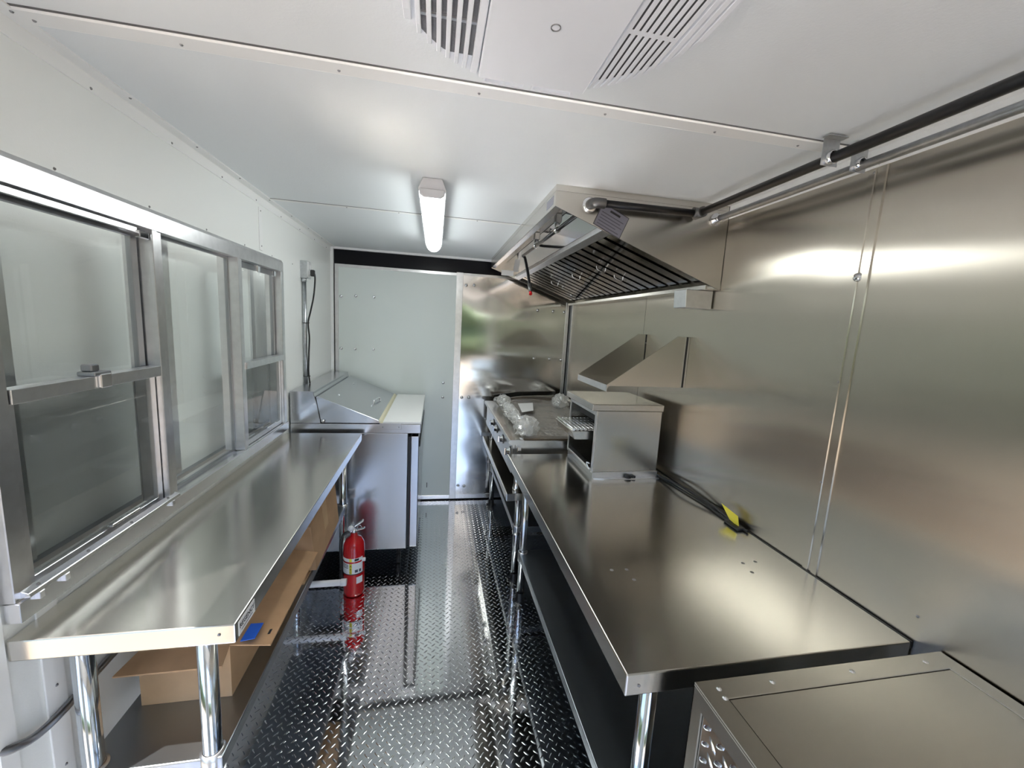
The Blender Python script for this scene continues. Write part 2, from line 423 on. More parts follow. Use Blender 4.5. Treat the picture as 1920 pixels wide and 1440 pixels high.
# ceiling seam strips
t = MB().prism([(1.0075, H), (1.010, H-0.005), (1.05, H-0.005), (1.062, H)], 'x', XL+0.035, XR-0.03).build('trim_6', TRIMW, kind='structure', label='white seam strip across the ceiling in front of the air conditioner')
for x in (-0.80+0.0, -0.529, -0.224, 0.085, 0.400, 0.708, 0.966, 1.13): share('screw', SCREW_ME, t, (max(x, -0.78), 1.037, H-0.005), R_DN)
MB().box(XL+0.035, XR-0.03, 1.002, 1.0074, H-0.0012, H).build('caulk_line', SEAM, t)
t = MB().box(XL+0.035, 0.43, 2.222, 2.245, H-0.0025, H).build('trim_7', TRIMW, kind='structure', label='thin white ceiling seam beside the lamp')
MB().box(XL+0.035, 0.43, 2.218, 2.2215, H-0.0012, H).build('caulk_line', SEAM, t)
for x in (-0.45, -0.2, 0.2): share('screw', SCREW_ME, t, (x, 2.234, H-0.0025), R_DN)

# right wall: core + wavy steel sheets
wr = wall_grid('x', XR+0.004, XR+0.06, [YR, YB+0.06], [0, H], []).build('wall_right', BLACKP, kind='structure', label='stainless steel clad side wall')
def sheet_x(y0, y1, z0, z1, x, amp, seed, nu=44, nv=44):
    m = MB(); vs = []
    for i in range(nu+1):
        for j in range(nv+1):
            y = y0+(y1-y0)*i/nu; z = z0+(z1-z0)*j/nv
            e = min(1, min(i, nu-i)/5)*min(1, min(j, nv-j)/4)
            d = amp*e*(noise.noise(Vector((y*1.0+seed, z*2.6, seed*1.7)))+0.35*noise.noise(Vector((y*2.6, z*6.0, seed))))
            vs.append((x-abs(d)*0.0-d-amp, y, z))
    fs = [(i*(nv+1)+j, (i+1)*(nv+1)+j, (i+1)*(nv+1)+j+1, i*(nv+1)+j+1) for i in range(nu) for j in range(nv)]
    m.add(vs, fs, True)
    return m
for (a, b, sd) in ((YR, 0.9775, 3.3), (0.9785, 2.174, 8.1), (2.177, 3.452, 5.2)):
    sheet_x(a, b, 0.0, 2.09, XR, 0.0030, sd).build('steel_sheet', STEELW, wr)
t = MB().prism([(0.953, XR), (0.956, XR-0.007), (0.974, XR-0.007), (0.976, XR-0.004), (0.984, XR-0.004), (0.986, XR-0.007), (1.003, XR-0.007), (1.006, XR)], 'z', 0.0, H-0.056)
t.v = [(p[1], p[0], p[2]) for p in t.v]
t = t.build('trim_8', STEELW, kind='structure', label='vertical steel seam strip on the steel wall')
for z in (2.057, 1.473, 1.162): share('screw', SCREW_ME, t, (XR-0.007, 0.988, z), R_XN)
share('bolt', BOLT_ME, t, (XR-0.004, 0.987, 1.776), R_XN)
share('screw', SCREW_ME, wr, (XR-0.004, 0.695, 0.935), R_XN)

# ------------------------------------------------------------------ far end: black frame, pale door leaf, steel door leaf
MB().box(XL-0.055, XR+0.06, YB+0.022, YB+0.07, 0, H).build('wall_back', BLACKP, kind='structure', label='glossy black frame around the end doors')
MB().ring('y', YB-0.004, YB+0.022, (XL, XR, -0.02, H), (XL+0.022, XR-0.006, -0.05, H-0.016)).build('trim_9', TRIMW, kind='structure', label='white jamb trim around the end doors', bevel=0.001)
d1 = empty('door_1', (-0.31, YB, 0), 'pale green white door leaf at the far end beside the prep fridge', kind='structure')
MB().box(-0.775, 0.170, YB, YB+0.02, 0.03, 1.985).build('panel', DOORW, d1)
MB().box(-0.796, -0.770, YB-0.007, YB+0.018, 0.012, 1.995).build('edge_strip', ALU, d1, 0.001)
MB().box(-0.769, 0.170, YB-0.007, YB+0.018, 1.972, 1.995).build('edge_strip', ALU, d1, 0.001)
MB().box(-0.769, 0.160, YB-0.007, YB+0.018, 0.012, 0.045).build('edge_strip', ALUB, d1, 0.001)
MB().box(0.160, 0.215, YB-0.010, YB+0.018, 0.012, 2.0).build('meeting_strip', ALU, d1, 0.001)
for (x, z) in ((-0.752, 1.744), (-0.64, 1.753), (-0.50, 1.753), (-0.752, 1.326), (-0.644, 1.327), (-0.502, 1.329), (0.076, 1.064), (0.076, 0.937)):
    share('bolt', BOLT_ME, d1, (x, YB, z), R_YN)
MB().box(-0.043, -0.037, YB-0.003, YB, 0.12, 0.165).build('slot', DARK, d1)
d2 = empty('door_2', (0.69, YB, 0), 'polished stainless steel door leaf at the far end', kind='structure')
m = MB(); nu, nv = 36, 60; vs = []
for i in range(nu+1):
    for j in range(nv+1):
        x = 0.216+(1.150-0.216)*i/nu; z = 0.04+1.945*j/nv
        e = min(1, min(i, nu-i)/4)*min(1, min(j, nv-j)/4)
        d = 0.0030*e*(noise.noise(Vector((x*1.2+4, z*3.2, 2.2)))+0.3*noise.noise(Vector((x*3, z*7.5, 9))))
        vs.append((x, YB-0.002-d, z))
m.add(vs, [(i*(nv+1)+j, (i+1)*(nv+1)+j, (i+1)*(nv+1)+j+1, i*(nv+1)+j+1) for i in range(nu) for j in range(nv)], True)
m.build('panel', STEELD, d2)
MB().box(0.216, 1.150, YB+0.004, YB+0.02, 0.02, 1.99).build('core', BLACKP, d2)
MB().box(1.132, 1.158, YB-0.010, YB+0.018, 0.012, 1.998).build('edge_strip', ALU, d2, 0.001)
MB().box(0.216, 1.131, YB-0.010, YB+0.018, 1.978, 1.998).build('edge_strip', ALU, d2, 0.001)
MB().box(0.216, 1.131, YB-0.010, YB+0.018, 0.012, 0.05).build('edge_strip', ALUB, d2, 0.001)
for (x, z) in ((0.242, 1.90), (0.309, 1.905), (0.874, 1.73), (1.015, 1.729), (1.118, 1.728), (0.867, 1.307), (1.01, 1.308), (1.118, 1.304), (0.240, 0.941), (0.302, 0.942), (0.236, 0.132), (0.290, 0.126)):
    share('bolt', BOLT_ME, d2, (x, YB-0.005, z), R_YN)
t = MB().box(XR-0.012, XR+0.002, 3.448, 3.470, 0.0, 2.06).build('trim_10', ALU, kind='structure', label='aluminium corner strip where steel wall meets end doors', bevel=0.001)
MB().box(XR-0.006, XR+0.003, 3.470, 3.496, 0.0, 2.06).build('trim_11', BLACKP, kind='structure', label='black gap strip in the far steel corner')

# ------------------------------------------------------------------ serving window
XF = -0.805
W = empty('window_1', (XF, 1.65, 0.95), 'three bay aluminium serving window above the side table', kind='structure')
Y0, Y1, Z0, Z1 = 0.893, 2.405, 0.953, 1.848
MB().prism([(XL-0.055, 1.800), (XF, 1.800), (XF, Z1), (XF-0.008, Z1+0.012), (XL, Z1+0.012), (XL-0.055, Z1-0.01)], 'y', Y0, Y1).build('header', ALU, W, 0.0012)
MB().prism([(XL-0.055, 0.978), (XF, 0.985), (-0.797, 0.983), (-0.797, 0.942), (XL, 0.942), (XL-0.055, 0.96)], 'y', Y0, Y1).build('sill', ALUB, W, 0.0012)
for a in (Y0, 2.368): MB().box(XL-0.055, XF+0.001, a, a+0.037, 0.985, 1.800).build('jamb', ALU, W, 0.0015)
for a in (1.372, 1.885):
    MB().prism([(XL-0.050, a), (XF+0.004, a), (XF+0.004, a+0.022), (XF-0.004, a+0.026), (XF-0.004, a+0.052), (XL-0.050, a+0.052)], 'z', 0.985, 1.800).build('mullion', ALU, W, 0.0012)
BAYS = ((0.931, 1.371), (1.438, 1.884), (1.938, 2.367))
def sash(x, y0, y1, z0, z1, w, name, mat=ALUD, th=0.014):
    s = MB().ring('x', x-th, x, (y0, y1, z0, z1), (y0+w, y1-w, z0+w, z1-w)).build(name, mat, W, 0.001)
    MB().box(x-th*0.6, x-th*0.35, y0+w, y1-w, z0+w, z1-w).build('pane', GLASS, s)
    return s
for k, (a, b) in enumerate((BAYS[0], BAYS[2])):
    zm = 1.398 if k == 0 else 1.352
    us = sash(-0.838, a+0.004, b-0.004, zm-0.020, 1.798, 0.024, 'upper_sash')
    ls = sash(-0.818, a+0.002, b-0.002, 0.986, zm+0.012, 0.022, 'lower_sash', ALU)
    MB().box(-0.876, -0.872, a, b, 0.986, zm).build('insect_screen', MESH, W)
    MB().box(-0.818, -0.801, a-0.004 if k else a+0.001, b+0.004 if k else b-0.001, zm-0.018, zm+0.012).build('meeting_rail', ALU, W, 0.0012)
    yc = (a+b)/2
    if k == 0:
        l = MB().box(-0.835, -0.797, yc-0.026, yc+0.026, zm+0.012, zm+0.022).build('latch', ALUD, W, 0.002)
        MB().box(-0.830, -0.806, yc-0.022, yc+0.004, zm+0.022, zm+0.040).build('latch_lever', ALUD, l, 0.003)
        MB().box(-0.801, -0.794, yc-0.012, yc+0.022, zm-0.018, zm+0.016).build('latch_plate', ALUB, l, 0.002)
    else:
        for dy in (-0.06, 0.13):
            MB().box(-0.822, -0.808, yc+dy, yc+dy+0.03, 1.765, 1.795).build('latch', CHROMEB, W, 0.003)
    MB().box(-0.817, -0.806, yc+0.0, yc+0.10, 1.012, 1.020).build('pull_lip', ALUB, ls, 0.001)
MB().box(-0.846, -0.842, BAYS[1][0], BAYS[1][1], 0.982, 1.800).build('fixed_pane', GLASS, W)
MB().ring('x', -0.850, -0.838, (BAYS[1][0], BAYS[1][1], 0.980, 1.802), (BAYS[1][0]+0.008, BAYS[1][1]-0.008, 0.990, 1.792)).build('glazing_bead', ALUD, W)
MB().box(-0.822, -0.812, 0.945, 1.33, 1.782, 1.796).build('sash_track', ALUB, W, 0.001)
MB().box(-0.820, -0.806, 1.33, 1.368, 1.770, 1.790).build('sash_clip', CHROMEB, W, 0.002)
ld = MB().prism([(XF, 1.004), (-0.790, 0.998), (-0.787, 0.990), (XF, 0.988)], 'y', 0.905, 1.40).build('sill_ledge', ALUB, W, 0.0008)
for y in (0.935, 1.06, 1.20, 1.355): share('screw', SCREW_ME, ld, (-0.797, y, 1.001), (0, 0.4, 0))
for y in (0.925, 0.985, 1.36): MB().box(XF, -0.788, y, y+0.012, 0.972, 0.988).build('clip', ALU, ld, 0.001)
for k in range(6):
    share('screw', SCREW_ME, wall_left, (XL, 1.114+k*0.302, 1.870), R_XP)
hatch = empty('hatch_1', (-0.95, 1.65, 0.9), 'white closed serving hatch seen through the window glass', kind='structure')
MB().box(-0.955, -0.935, 0.84, 2.80, 0.86, 1.96).build('hatch_skin', WALLW, hatch)
for y in (1.05, 1.62, 2.30): MB().box(-0.935, -0.925, y, y+0.04, 0.93, 1.88).build('hatch_rib', ALU, hatch)
for z in (0.94, 1.86): MB().box(-0.9355, -0.915, 0.88, 2.78, z, z+0.03).build('hatch_rail', ALUD, hatch)

# ------------------------------------------------------------------ work tables
FLANGE = MB().lathe([(0.0, 0.0), (0.030, 0.0), (0.030, 0.006), (0.024, 0.010), (0.024, 0.045), (0.021, 0.050)], (0,0,0), 18)
FLANGE.box(-0.042, 0.042, -0.012, 0.012, 0.0, 0.006)
FOOT_ME = FLANGE.mesh('foot', RUBBER)
def table(name, label, x0, x1, y0, y1, z, ap, legs, shz, shelf, cat='table', smat=STEELSH, r=0.0205, tmat=STEELT):
    T = empty(name, ((x0+x1)/2, (y0+y1)/2, 0), label, cat)
    c = 0.006
    # folded top: closed box with chamfered corner edges
    top = MB().box(x0, x1, y0, y1, z-ap, z).build('table_top', tmat, T, 0.003, 2)
    for (x, y) in legs:
        lg = MB().cyl((x, y, 0.045), (x, y, z-ap), r).build('leg', CHROME, T)
        share('foot', FOOT_ME, lg, (x, y, 0))
        MB().lathe([(r+0.001, shz-0.055), (r+0.007, shz-0.053), (r+0.007, shz+0.004), (r+0.001, shz+0.006)], (x, y, 0), 20).build('shelf_collar', ALU, lg)
    sx0, sx1, sy0, sy1 = shelf
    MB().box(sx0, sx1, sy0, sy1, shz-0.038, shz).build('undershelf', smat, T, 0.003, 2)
    return T
lt = table('work_table', 'long stainless steel work table under the serving window', XL+0.003, -0.413, 0.890, 2.447, 0.907, 0.046,
      ((-0.520, 0.985), (-0.773, 0.985), (-0.508, 2.385), (-0.773, 2.385)), 0.490, (-0.800, -0.490, 0.965, 2.405))
rtb = table('work_table', 'wide stainless steel work table along the steel wall holding the toaster', 0.417, XR-0.010, 0.693, 2.160, 0.868, 0.052,
      ((0.527, 0.775), (1.10, 0.775), (0.527, 2.105), (1.10, 2.105)), 0.30, (0.505, 1.125, 0.755, 2.125))
st = table('equipment_stand', 'low stainless steel equipment stand under the griddle', 0.432, 1.140, 2.200, 3.430, 0.614, 0.046,
      ((0.527, 2.295), (1.07, 2.295), (0.527, 3.375), (1.07, 3.375)), 0.365, (0.505, 1.095, 2.27, 3.40))
# rolled backs, stickers, holes
MB().box(XR-0.0105, XR-0.006, 0.693, 2.16, 0.850, 0.869).build('back_gap', DARK, rtb)
for (x, y) in ((0.545, 1.053), (0.593, 1.051), (0.592, 1.001), (0.995, 1.045), (1.044, 1.049), (0.987, 0.997)):
    MB().lathe([(0.0, 0.0012), (0.0045, 0.0008), (0.006, 0.0)], (x, y, 0.868), 10).build('rivet', SCREW, rtb)
share('screw', SCREW_ME, rtb, (0.447, 0.6925, 0.840), R_YN)
share('screw', SCREW_ME, lt, (-0.445, 0.8895, 0.885), R_YN)
sk = MB().box(-0.4131, -0.4122, 0.905, 0.985, 0.866, 0.900).build('sticker', LABELW, lt, label='white sticker with black lettering')
text_mesh('lettering', 'REGENCY', 0.0165, INK, sk, (-0.4119, 0.945, 0.886), (math.pi/2, 0, math.pi/2))
MB().box(-0.4121, -0.4119, 0.916, 0.972, 0.8725, 0.8745).build('small_print', INKL, sk)

# ------------------------------------------------------------------ cardboard on the left shelf
b1 = empty('cardboard_box', (-0.66, 1.38, 0.49), 'open brown cardboard box with blue tape on its flap under the window table', 'box')
bx0, bx1, by0, by1, bz0, bz1 = -0.770, -0.545, 1.140, 1.630, 0.4905, 0.655
wl_ = MB(); 
MB().ring('z', bz0, bz1, (bx0, bx1, by0, by1), (bx0+0.004, bx1-0.004, by0+0.004, by1-0.004)).build('box_walls', CARDI, b1)
MB().box(bx0+0.004, bx1-0.004, by0+0.004, by1-0.004, bz0, bz0+0.004).build('box_bottom', CARD, b1)
fl = MB().hexa([(bx1-0.002, by0, bz1-0.004), (-0.442, by0+0.005, bz1-0.019), (-0.442, by1-0.005, bz1-0.019), (bx1-0.002, by1, bz1-0.004), (bx1-0.002, by0, bz1), (-0.442, by0+0.005, bz1-0.015), (-0.442, by1-0.005, bz1-0.015), (bx1-0.002, by1, bz1)]).build('side_flap', CARD, b1)
MB().hexa([(bx0-0.012, by0-0.070, bz1-0.010), (bx1+0.01, by0-0.066, bz1-0.012), (bx1, by0+0.001, bz1-0.004), (bx0, by0+0.001, bz1-0.004), (bx0-0.012, by0-0.070, bz1-0.006), (bx1+0.01, by0-0.066, bz1-0.008), (bx1, by0+0.001, bz1), (bx0, by0+0.001, bz1)]).build('end_flap', CARD, b1)
MB().hexa([(bx0+0.01, by1-0.001, bz1-0.004), (bx1-0.01, by1-0.001, bz1-0.004), (bx1-0.01, by1+0.035, bz1+0.05), (bx0+0.01, by1+0.035, bz1+0.05), (bx0+0.01, by1-0.001, bz1), (bx1-0.01, by1-0.001, bz1), (bx1-0.01, by1+0.035, bz1+0.054), (bx0+0.01, by1+0.035, bz1+0.054)]).build('end_flap', CARD, b1)
zf = lambda x: bz1-0.0005+(x-bx1)*(0.015/0.103)
def flappatch(x0, x1, y0, y1, name, mat, h=0.0012, sk=0.0):
    return MB().hexa([(x0, y0, zf(x0)), (x1, y0, zf(x1)-0.0), (x1, y1, zf(x1)), (x0, y1+sk, zf(x0)), (x0, y0, zf(x0)+h), (x1, y0, zf(x1)+h), (x1, y1, zf(x1)+h), (x0, y1+sk, zf(x0)+h)]).build(name, mat, fl)
flappatch(-0.520, -0.482, by0+0.004, 1.205, 'tape', BTAPE, 0.0015, 0.008)
flappatch(-0.452, -0.445, by0+0.012, by0+0.030, 'printed_mark', INK, 0.0014)
b2 = empty('cardboard_box', (-0.575, 1.86, 0.49), 'closed brown carton tilted near the far leg of the window table', 'box')
m = MB().box(-0.115, 0.115, -0.155, 0.155, 0.0, 0.235)
Rm = Matrix.Translation((-0.575, 1.875, 0.540)) @ Matrix.Rotation(math.radians(-5), 4, 'Z') @ Matrix.Rotation(math.radians(14), 4, 'X') 
m.xf(Rm); m.build('carton', CARD, b2, 0.002)
m = MB().box(-0.116, 0.1165, -0.024, 0.024, 0.236, 0.2366).box(0.1152, 0.1162, -0.024, 0.024, 0.10, 0.2366); m.xf(Rm); m.build('packing_tape', CARDI, b2)
MB().box(-0.74, -0.50, 1.64, 1.98, 0.4905, 0.4965).build('cardboard_sheet', CARDI, label='flat pale cardboard sheet lying beneath the tilted carton', cat='cardboard')
# pipe along the left wall
MB().tube([(-0.832, 0.853, 0.694), (-0.818, 0.875, 0.680), (-0.817, 0.920, 0.660), (-0.817, 0.988, 0.655), (-0.817, 1.12, 0.667), (-0.817, 1.4, 0.672), (-0.817, 2.3, 0.675)], 0.009, 10).build('wall_cable', ALUD, label='grey cable running along the left wall below the table', cat='cable')
wp = empty('drain_pipe', (-0.62, 2.13, 0.16), 'white plastic drain pipe stub in front of the fire extinguisher', 'pipe')
MB().cyl((-0.82, 2.13, 0.160), (-0.437, 2.13, 0.163), 0.0165).build('pipe', WHITEP, wp)
MB().lathe([(0.0165, -0.03), (0.019, -0.028), (0.019, 0.0), (0.013, 0.0), (0.013, -0.02)], (-0.437, 2.13, 0.163), 20, axis='x').build('pipe_end', WHITEP, wp)

# ------------------------------------------------------------------ fire extinguisher
ex = empty('fire_extinguisher', (-0.425, 2.275, 0), 'red fire extinguisher with white label standing by the far table leg', 'extinguisher')
ec = (-0.425, 2.275, 0.0)
MB().lathe([(0.0, 0.012), (0.048, 0.012), (0.050, 0.004), (0.055, 0.006), (0.058, 0.025), (0.058, 0.285), (0.054, 0.315), (0.040, 0.342), (0.020, 0.353), (0.018, 0.368), (0.0, 0.368)], ec, 36).build('tank', REDP, ex)
A0, A1 = math.radians(195), math.radians(330)
lb = MB().lathe([(0.0585, 0.150), (0.0588, 0.152), (0.0588, 0.212), (0.0585, 0.214)], ec, 24, A0, A1).build('label', LABELW, ex)
lb2 = MB().lathe([(0.0585, 0.224), (0.0588, 0.225), (0.0588, 0.243), (0.0585, 0.244)], ec, 24, A0, A1).build('label', LABELW, ex)
yb = math.radians(262)
MB().lathe([(0.0588, 0.151), (0.0592, 0.152), (0.0592, 0.212), (0.0588, 0.213)], ec, 4, yb-0.12, yb+0.12).build('label_band', YELLOW, lb)
MB().lathe([(0.0588, 0.2245), (0.0592, 0.225), (0.0592, 0.243), (0.0588, 0.2435)], ec, 4, yb-0.12, yb+0.12).build('label_band', YELLOW, lb2)
for ch, z in (('A', 0.198), ('B', 0.180), ('C', 0.162)):
    text_mesh('lettering', ch, 0.016, INK, lb, (ec[0]+0.0597*math.cos(yb), ec[1]+0.0597*math.sin(yb), z), (math.pi/2, 0, yb+math.pi/2))
for a, w in ((292, 0.14), (313, 0.11)):
    MB().lathe([(0.0588, 0.158), (0.0592, 0.159), (0.0592, 0.174), (0.0588, 0.175)], ec, 4, math.radians(a)-w, math.radians(a)+w).build('label_print', INKL, lb)
MB().lathe([(0.0588, 0.228), (0.0592, 0.229), (0.0592, 0.240), (0.0588, 0.241)], ec, 6, math.radians(283), math.radians(306)).build('label_print', INK, lb2)
for z in (0.185, 0.194, 0.203):
    MB().lathe([(0.0588, z), (0.0591, z+0.0005), (0.0591, z+0.0035), (0.0588, z+0.004)], ec, 8, math.radians(208), math.radians(250)).build('label_print', INKL, lb)
MB().lathe([(0.0588, 0.088), (0.0592, 0.10), (0.0592, 0.125), (0.0588, 0.128)], ec, 6, math.radians(292), math.radians(328)).build('label', LABELW, ex)
MB().lathe([(0.0582, 0.144), (0.0592, 0.145), (0.0592, 0.149), (0.0582, 0.150)], ec, 36).build('strap', RUBBER, ex)
MB().box(ec[0]+0.050, ec[0]+0.070, ec[1]-0.052, ec[1]-0.036, 0.222, 0.240).build('strap_buckle', WHITEP, ex, 0.004, 2)
MB().cyl((ec[0], ec[1], 0.36), (ec[0], ec[1], 0.400), 0.014).build('valve', CHROMEB, ex)
MB().hexa([(ec[0]-0.028, ec[1]-0.010, 0.382), (ec[0]+0.055, ec[1]-0.010, 0.440), (ec[0]+0.055, ec[1]+0.010, 0.440), (ec[0]-0.028, ec[1]+0.010, 0.382), (ec[0]-0.034, ec[1]-0.010, 0.392), (ec[0]+0.049, ec[1]-0.010, 0.450), (ec[0]+0.049, ec[1]+0.010, 0.450), (ec[0]-0.034, ec[1]+0.010, 0.392)]).build('lever', CHROMEB, ex, 0.003)
MB().hexa([(ec[0]-0.020, ec[1]-0.010, 0.376), (ec[0]+0.060, ec[1]-0.010, 0.395), (ec[0]+0.060, ec[1]+0.010, 0.395), (ec[0]-0.020, ec[1]+0.010, 0.376), (ec[0]-0.022, ec[1]-0.010, 0.384), (ec[0]+0.058, ec[1]-0.010, 0.403), (ec[0]+0.058, ec[1]+0.010, 0.403), (ec[0]-0.022, ec[1]+0.010, 0.384)]).build('carry_handle', CHROMEB, ex, 0.003)
m = MB(); m.tube([(ec[0]+0.032+0.011*math.cos(t), ec[1]-0.014, 0.410+0.011*math.sin(t)) for t in [k*math.pi/5 for k in range(11)]], 0.0013, 6, 2); m.build('pull_ring', CHROMEB, ex)
MB().lathe([(0.0, -0.012), (0.016, -0.010), (0.016, 0.0), (0.0, 0.002)], (ec[0]-0.012, ec[1]-0.018, 0.408), 16, axis='y').build('gauge', WHITEP, ex)
MB().tube([(ec[0]-0.018, ec[1]-0.004, 0.385), (ec[0]-0.055, ec[1]-0.015, 0.365), (ec[0]-0.068, ec[1]-0.022, 0.30), (ec[0]-0.066, ec[1]-0.024, 0.16)], 0.0075, 10).build('hose', RUBBER, ex)
MB().cyl((ec[0]-0.066, ec[1]-0.024, 0.165), (ec[0]-0.063, ec[1]-0.026, 0.125), 0.008, 0.011).build('nozzle', RUBBER, ex)

# ------------------------------------------------------------------ sandwich prep fridge
FY0, FY1 = 2.500, 3.455
fr = empty('prep_fridge', (-0.47, 2.98, 0), 'stainless sandwich prep fridge with sloped lid and white cutting board', 'fridge')
MB().box(XL+0.012, -0.150, FY0, FY1, 0.128, 0.892).build('body', FRIDGES, fr, 0.003, 2)
dr = MB().box(-0.132, -0.083, FY0+0.004, FY1-0.004, 0.135, 0.872).build('door', FRIDGES, fr, 0.004, 2)
MB().box(-0.149, -0.133, FY0+0.010, FY1-0.010, 0.14, 0.868).build('gasket', RUBBER, dr)
MB().box(-0.083, -0.076, FY0+0.02, FY1-0.02, 0.80, 0.84).build('door_handle', RUBBER, dr, 0.002)
MB().box(XL+0.010, -0.074, FY0-0.004, FY1+0.004, 0.893, 0.950).build('worktop_rail', FRIDGES, fr, 0.003, 2)
MB().prism([(XL+0.010, 0.9505), (-0.655, 0.9505), (-0.672, 1.06), (-0.690, 1.128), (-0.690, 1.142), (XL+0.010, 1.142)], 'y', FY0, FY1).build('hood', FRIDGES, fr, 0.002)
lid = MB().prism([(-0.652, 0.953), (-0.318, 0.953), (-0.318, 0.968), (-0.668, 1.112), (-0.680, 1.108)], 'y', FY0+0.004, FY1-0.004).build('lid', FRIDGES, fr, 0.0015)
MB().hexa([(-0.318, FY0+0.002, 0.951), (-0.304, FY0+0.002, 0.951), (-0.304, FY1-0.002, 0.951), (-0.318, FY1-0.002, 0.951), (-0.326, FY0+0.002, 0.972), (-0.313, FY0+0.002, 0.966), (-0.313, FY1-0.002, 0.966), (-0.326, FY1-0.002, 0.972)]).build('lid_edge', CREAM, lid)
zl = lambda x: 0.968+(-0.318-x)*(0.144/0.35)
h = MB().tube([(-0.405, 2.86, zl(-0.405)), (-0.400, 2.86, zl(-0.4)+0.024), (-0.385, 2.98, zl(-0.385)+0.026), (-0.38, 3.0, zl(-0.38))], 0.006, 8).build('lid_handle', CHROMEB, lid)
for (x, y) in ((-0.60, 2.72), (-0.60, 3.2)):
    MB().lathe([(0.0, 0.004), (0.006, 0.003), (0.008, 0.0)], (x, y, zl(x)+0.001), 10).build('lid_stud', CHROMEB, lid)
MB().lathe([(0.0, -0.010), (0.009, -0.008), (0.011, 0.0)], (-0.640, FY0, 0.965), 14, axis='y').build('hinge_stud', CHROMEB, fr)
MB().box(-0.300, -0.072, FY0, FY1, 0.9505, 0.966).build('cutting_board', BOARD, fr, 0.003, 2)
bk = MB().box(-0.318, -0.190, FY0-0.0075, FY0-0.0045, 0.918, 0.956).build('board_bracket', FRIDGES, fr, 0.001)
for x in (-0.300, -0.205): share('screw', SCREW_ME, bk, (x, FY0-0.0075, 0.933), R_YN)
CASTER = MB().cyl((0,0,0.06), (0,0,0.128), 0.012).cyl((-0.012,0,0.034), (0.012,0,0.034), 0.034)
CAST_ME = CASTER.mesh('caster', RUBBER)
for (x, y) in ((-0.20, 2.56), (-0.76, 2.56), (-0.20, 3.39), (-0.76, 3.39)): share('caster', CAST_ME, fr, (x, y, 0))
# outlet above the fridge
ob = empty('outlet_box', (XL, 2.79, 1.86), 'grey metal outlet box with conduit on the left wall above the fridge', 'outlet')
MB().box(XL, -0.786, 2.760, 2.832, 1.806, 1.912).build('box', GALV, ob, 0.004, 2)
fp = MB().box(-0.786, -0.783, 2.765, 2.827, 1.810, 1.908).build('face_plate', ALU, ob, 0.001)
for z in (1.842, 1.878): MB().box(-0.783, -0.780, 2.783, 2.809, z-0.012, z+0.012).build('socket', WHITEP, fp, 0.002)
MB().cyl((-0.812, 2.780, 1.143), (-0.812, 2.780, 1.800), 0.0115).build('conduit', GALV, ob)
MB().cyl((-0.812, 2.780, 1.785), (-0.812, 2.780, 1.808), 0.015).build('conduit_connector', GALV, ob)
pc = empty('power_cord', (-0.775, 2.80, 1.15), 'black power cord plugged in above the fridge and tied to the conduit', 'cord')
MB().tube([(-0.776, 2.796, 1.842), (-0.758, 2.797, 1.842), (-0.754, 2.798, 1.80), (-0.764, 2.80, 1.70), (-0.782, 2.79, 1.60), (-0.794, 2.782, 1.53), (-0.788, 2.782, 1.44), (-0.793, 2.782, 1.33), (-0.796, 2.782, 1.22), (-0.79, 2.785, 1.143)], 0.0048, 8).build('cable', RUBBER, pc)
MB().box(-0.7795, -0.754, 2.784, 2.810, 1.822, 1.862).build('plug', RUBBER, pc, 0.006, 2)
for z in (1.53, 1.19): MB().lathe([(0.020, z), (0.021, z+0.002), (0.020, z+0.004)], (-0.806, 2.780, 0), 14).build('cable_tie', RUBBER, pc)

# ------------------------------------------------------------------ griddle on the stand
g = empty('griddle', (0.78, 2.80, 0.614), 'stainless countertop griddle with front knobs on the low stand', 'griddle')
GY0, GY1 = 2.205, 3.395
MB().box(0.470, 1.125, GY0+0.012, GY1-0.012, 0.715, 0.930).build('body', STEELX, g, 0.003)
MB().prism([(0.430, 0.915), (0.430, 0.930), (0.436, 0.936), (0.520, 0.936), (0.520, 0.905), (0.442, 0.905)], 'y', GY0, 2.81).build('front_ledge', STEELX, g, 0.001)
MB().prism([(0.430, 0.915), (0.430, 0.930), (0.436, 0.936), (0.520, 0.936), (0.520, 0.905), (0.442, 0.905)], 'y', 2.814, GY1).build('front_ledge', STEELX, g, 0.001)
MB().box(0.452, 0.470, GY0+0.01, GY1-0.01, 0.735, 0.905).build('control_panel', STEELX, g, 0.002)
MB().box(0.521, 1.085, GY0+0.02, GY1-0.02, 0.930, 0.944).build('cooking_plate', PLATE, g, 0.002)
MB().box(1.086, 1.125, GY0, GY1, 0.930, 1.000).build('back_splash', STEELX, g, 0.003)
for y in (GY1-0.016,): MB().prism([(0.535, 0.930), (1.086, 0.930), (1.086, 1.000), (0.75, 0.985), (0.535, 0.950)], 'y', y, y+0.014).build('side_splash', STEELX, g, 0.001)
for (x, y) in ((0.50, GY0+0.06), (1.08, GY0+0.06), (0.50, GY1-0.06), (1.08, GY1-0.06)):
    MB().lathe([(0.0, 0.6145), (0.020, 0.6145), (0.022, 0.625), (0.014, 0.65), (0.018, 0.715), (0.0, 0.715)], (x, y, 0), 16).build('foot', CHROMEB, g)
for y in (2.268, 2.525, 2.78, 2.96):
    k = MB().lathe([(0.024, 0.0), (0.024, -0.006), (0.019, -0.008), (0.017, -0.024), (0.0, -0.026)], (0.452, y, 0.850), 18, axis='x').build('knob', CHROMEB, g)
    MB().box(0.418, 0.432, y-0.006, y+0.006, 0.828, 0.872).build('knob_grip', CHROMEB, k, 0.003, 2)
    MB().lathe([(0.030, 0.0), (0.030, -0.003), (0.024, -0.004)], (0.452, y, 0.850), 18, axis='x').build('knob_bezel', RUBBER, k)
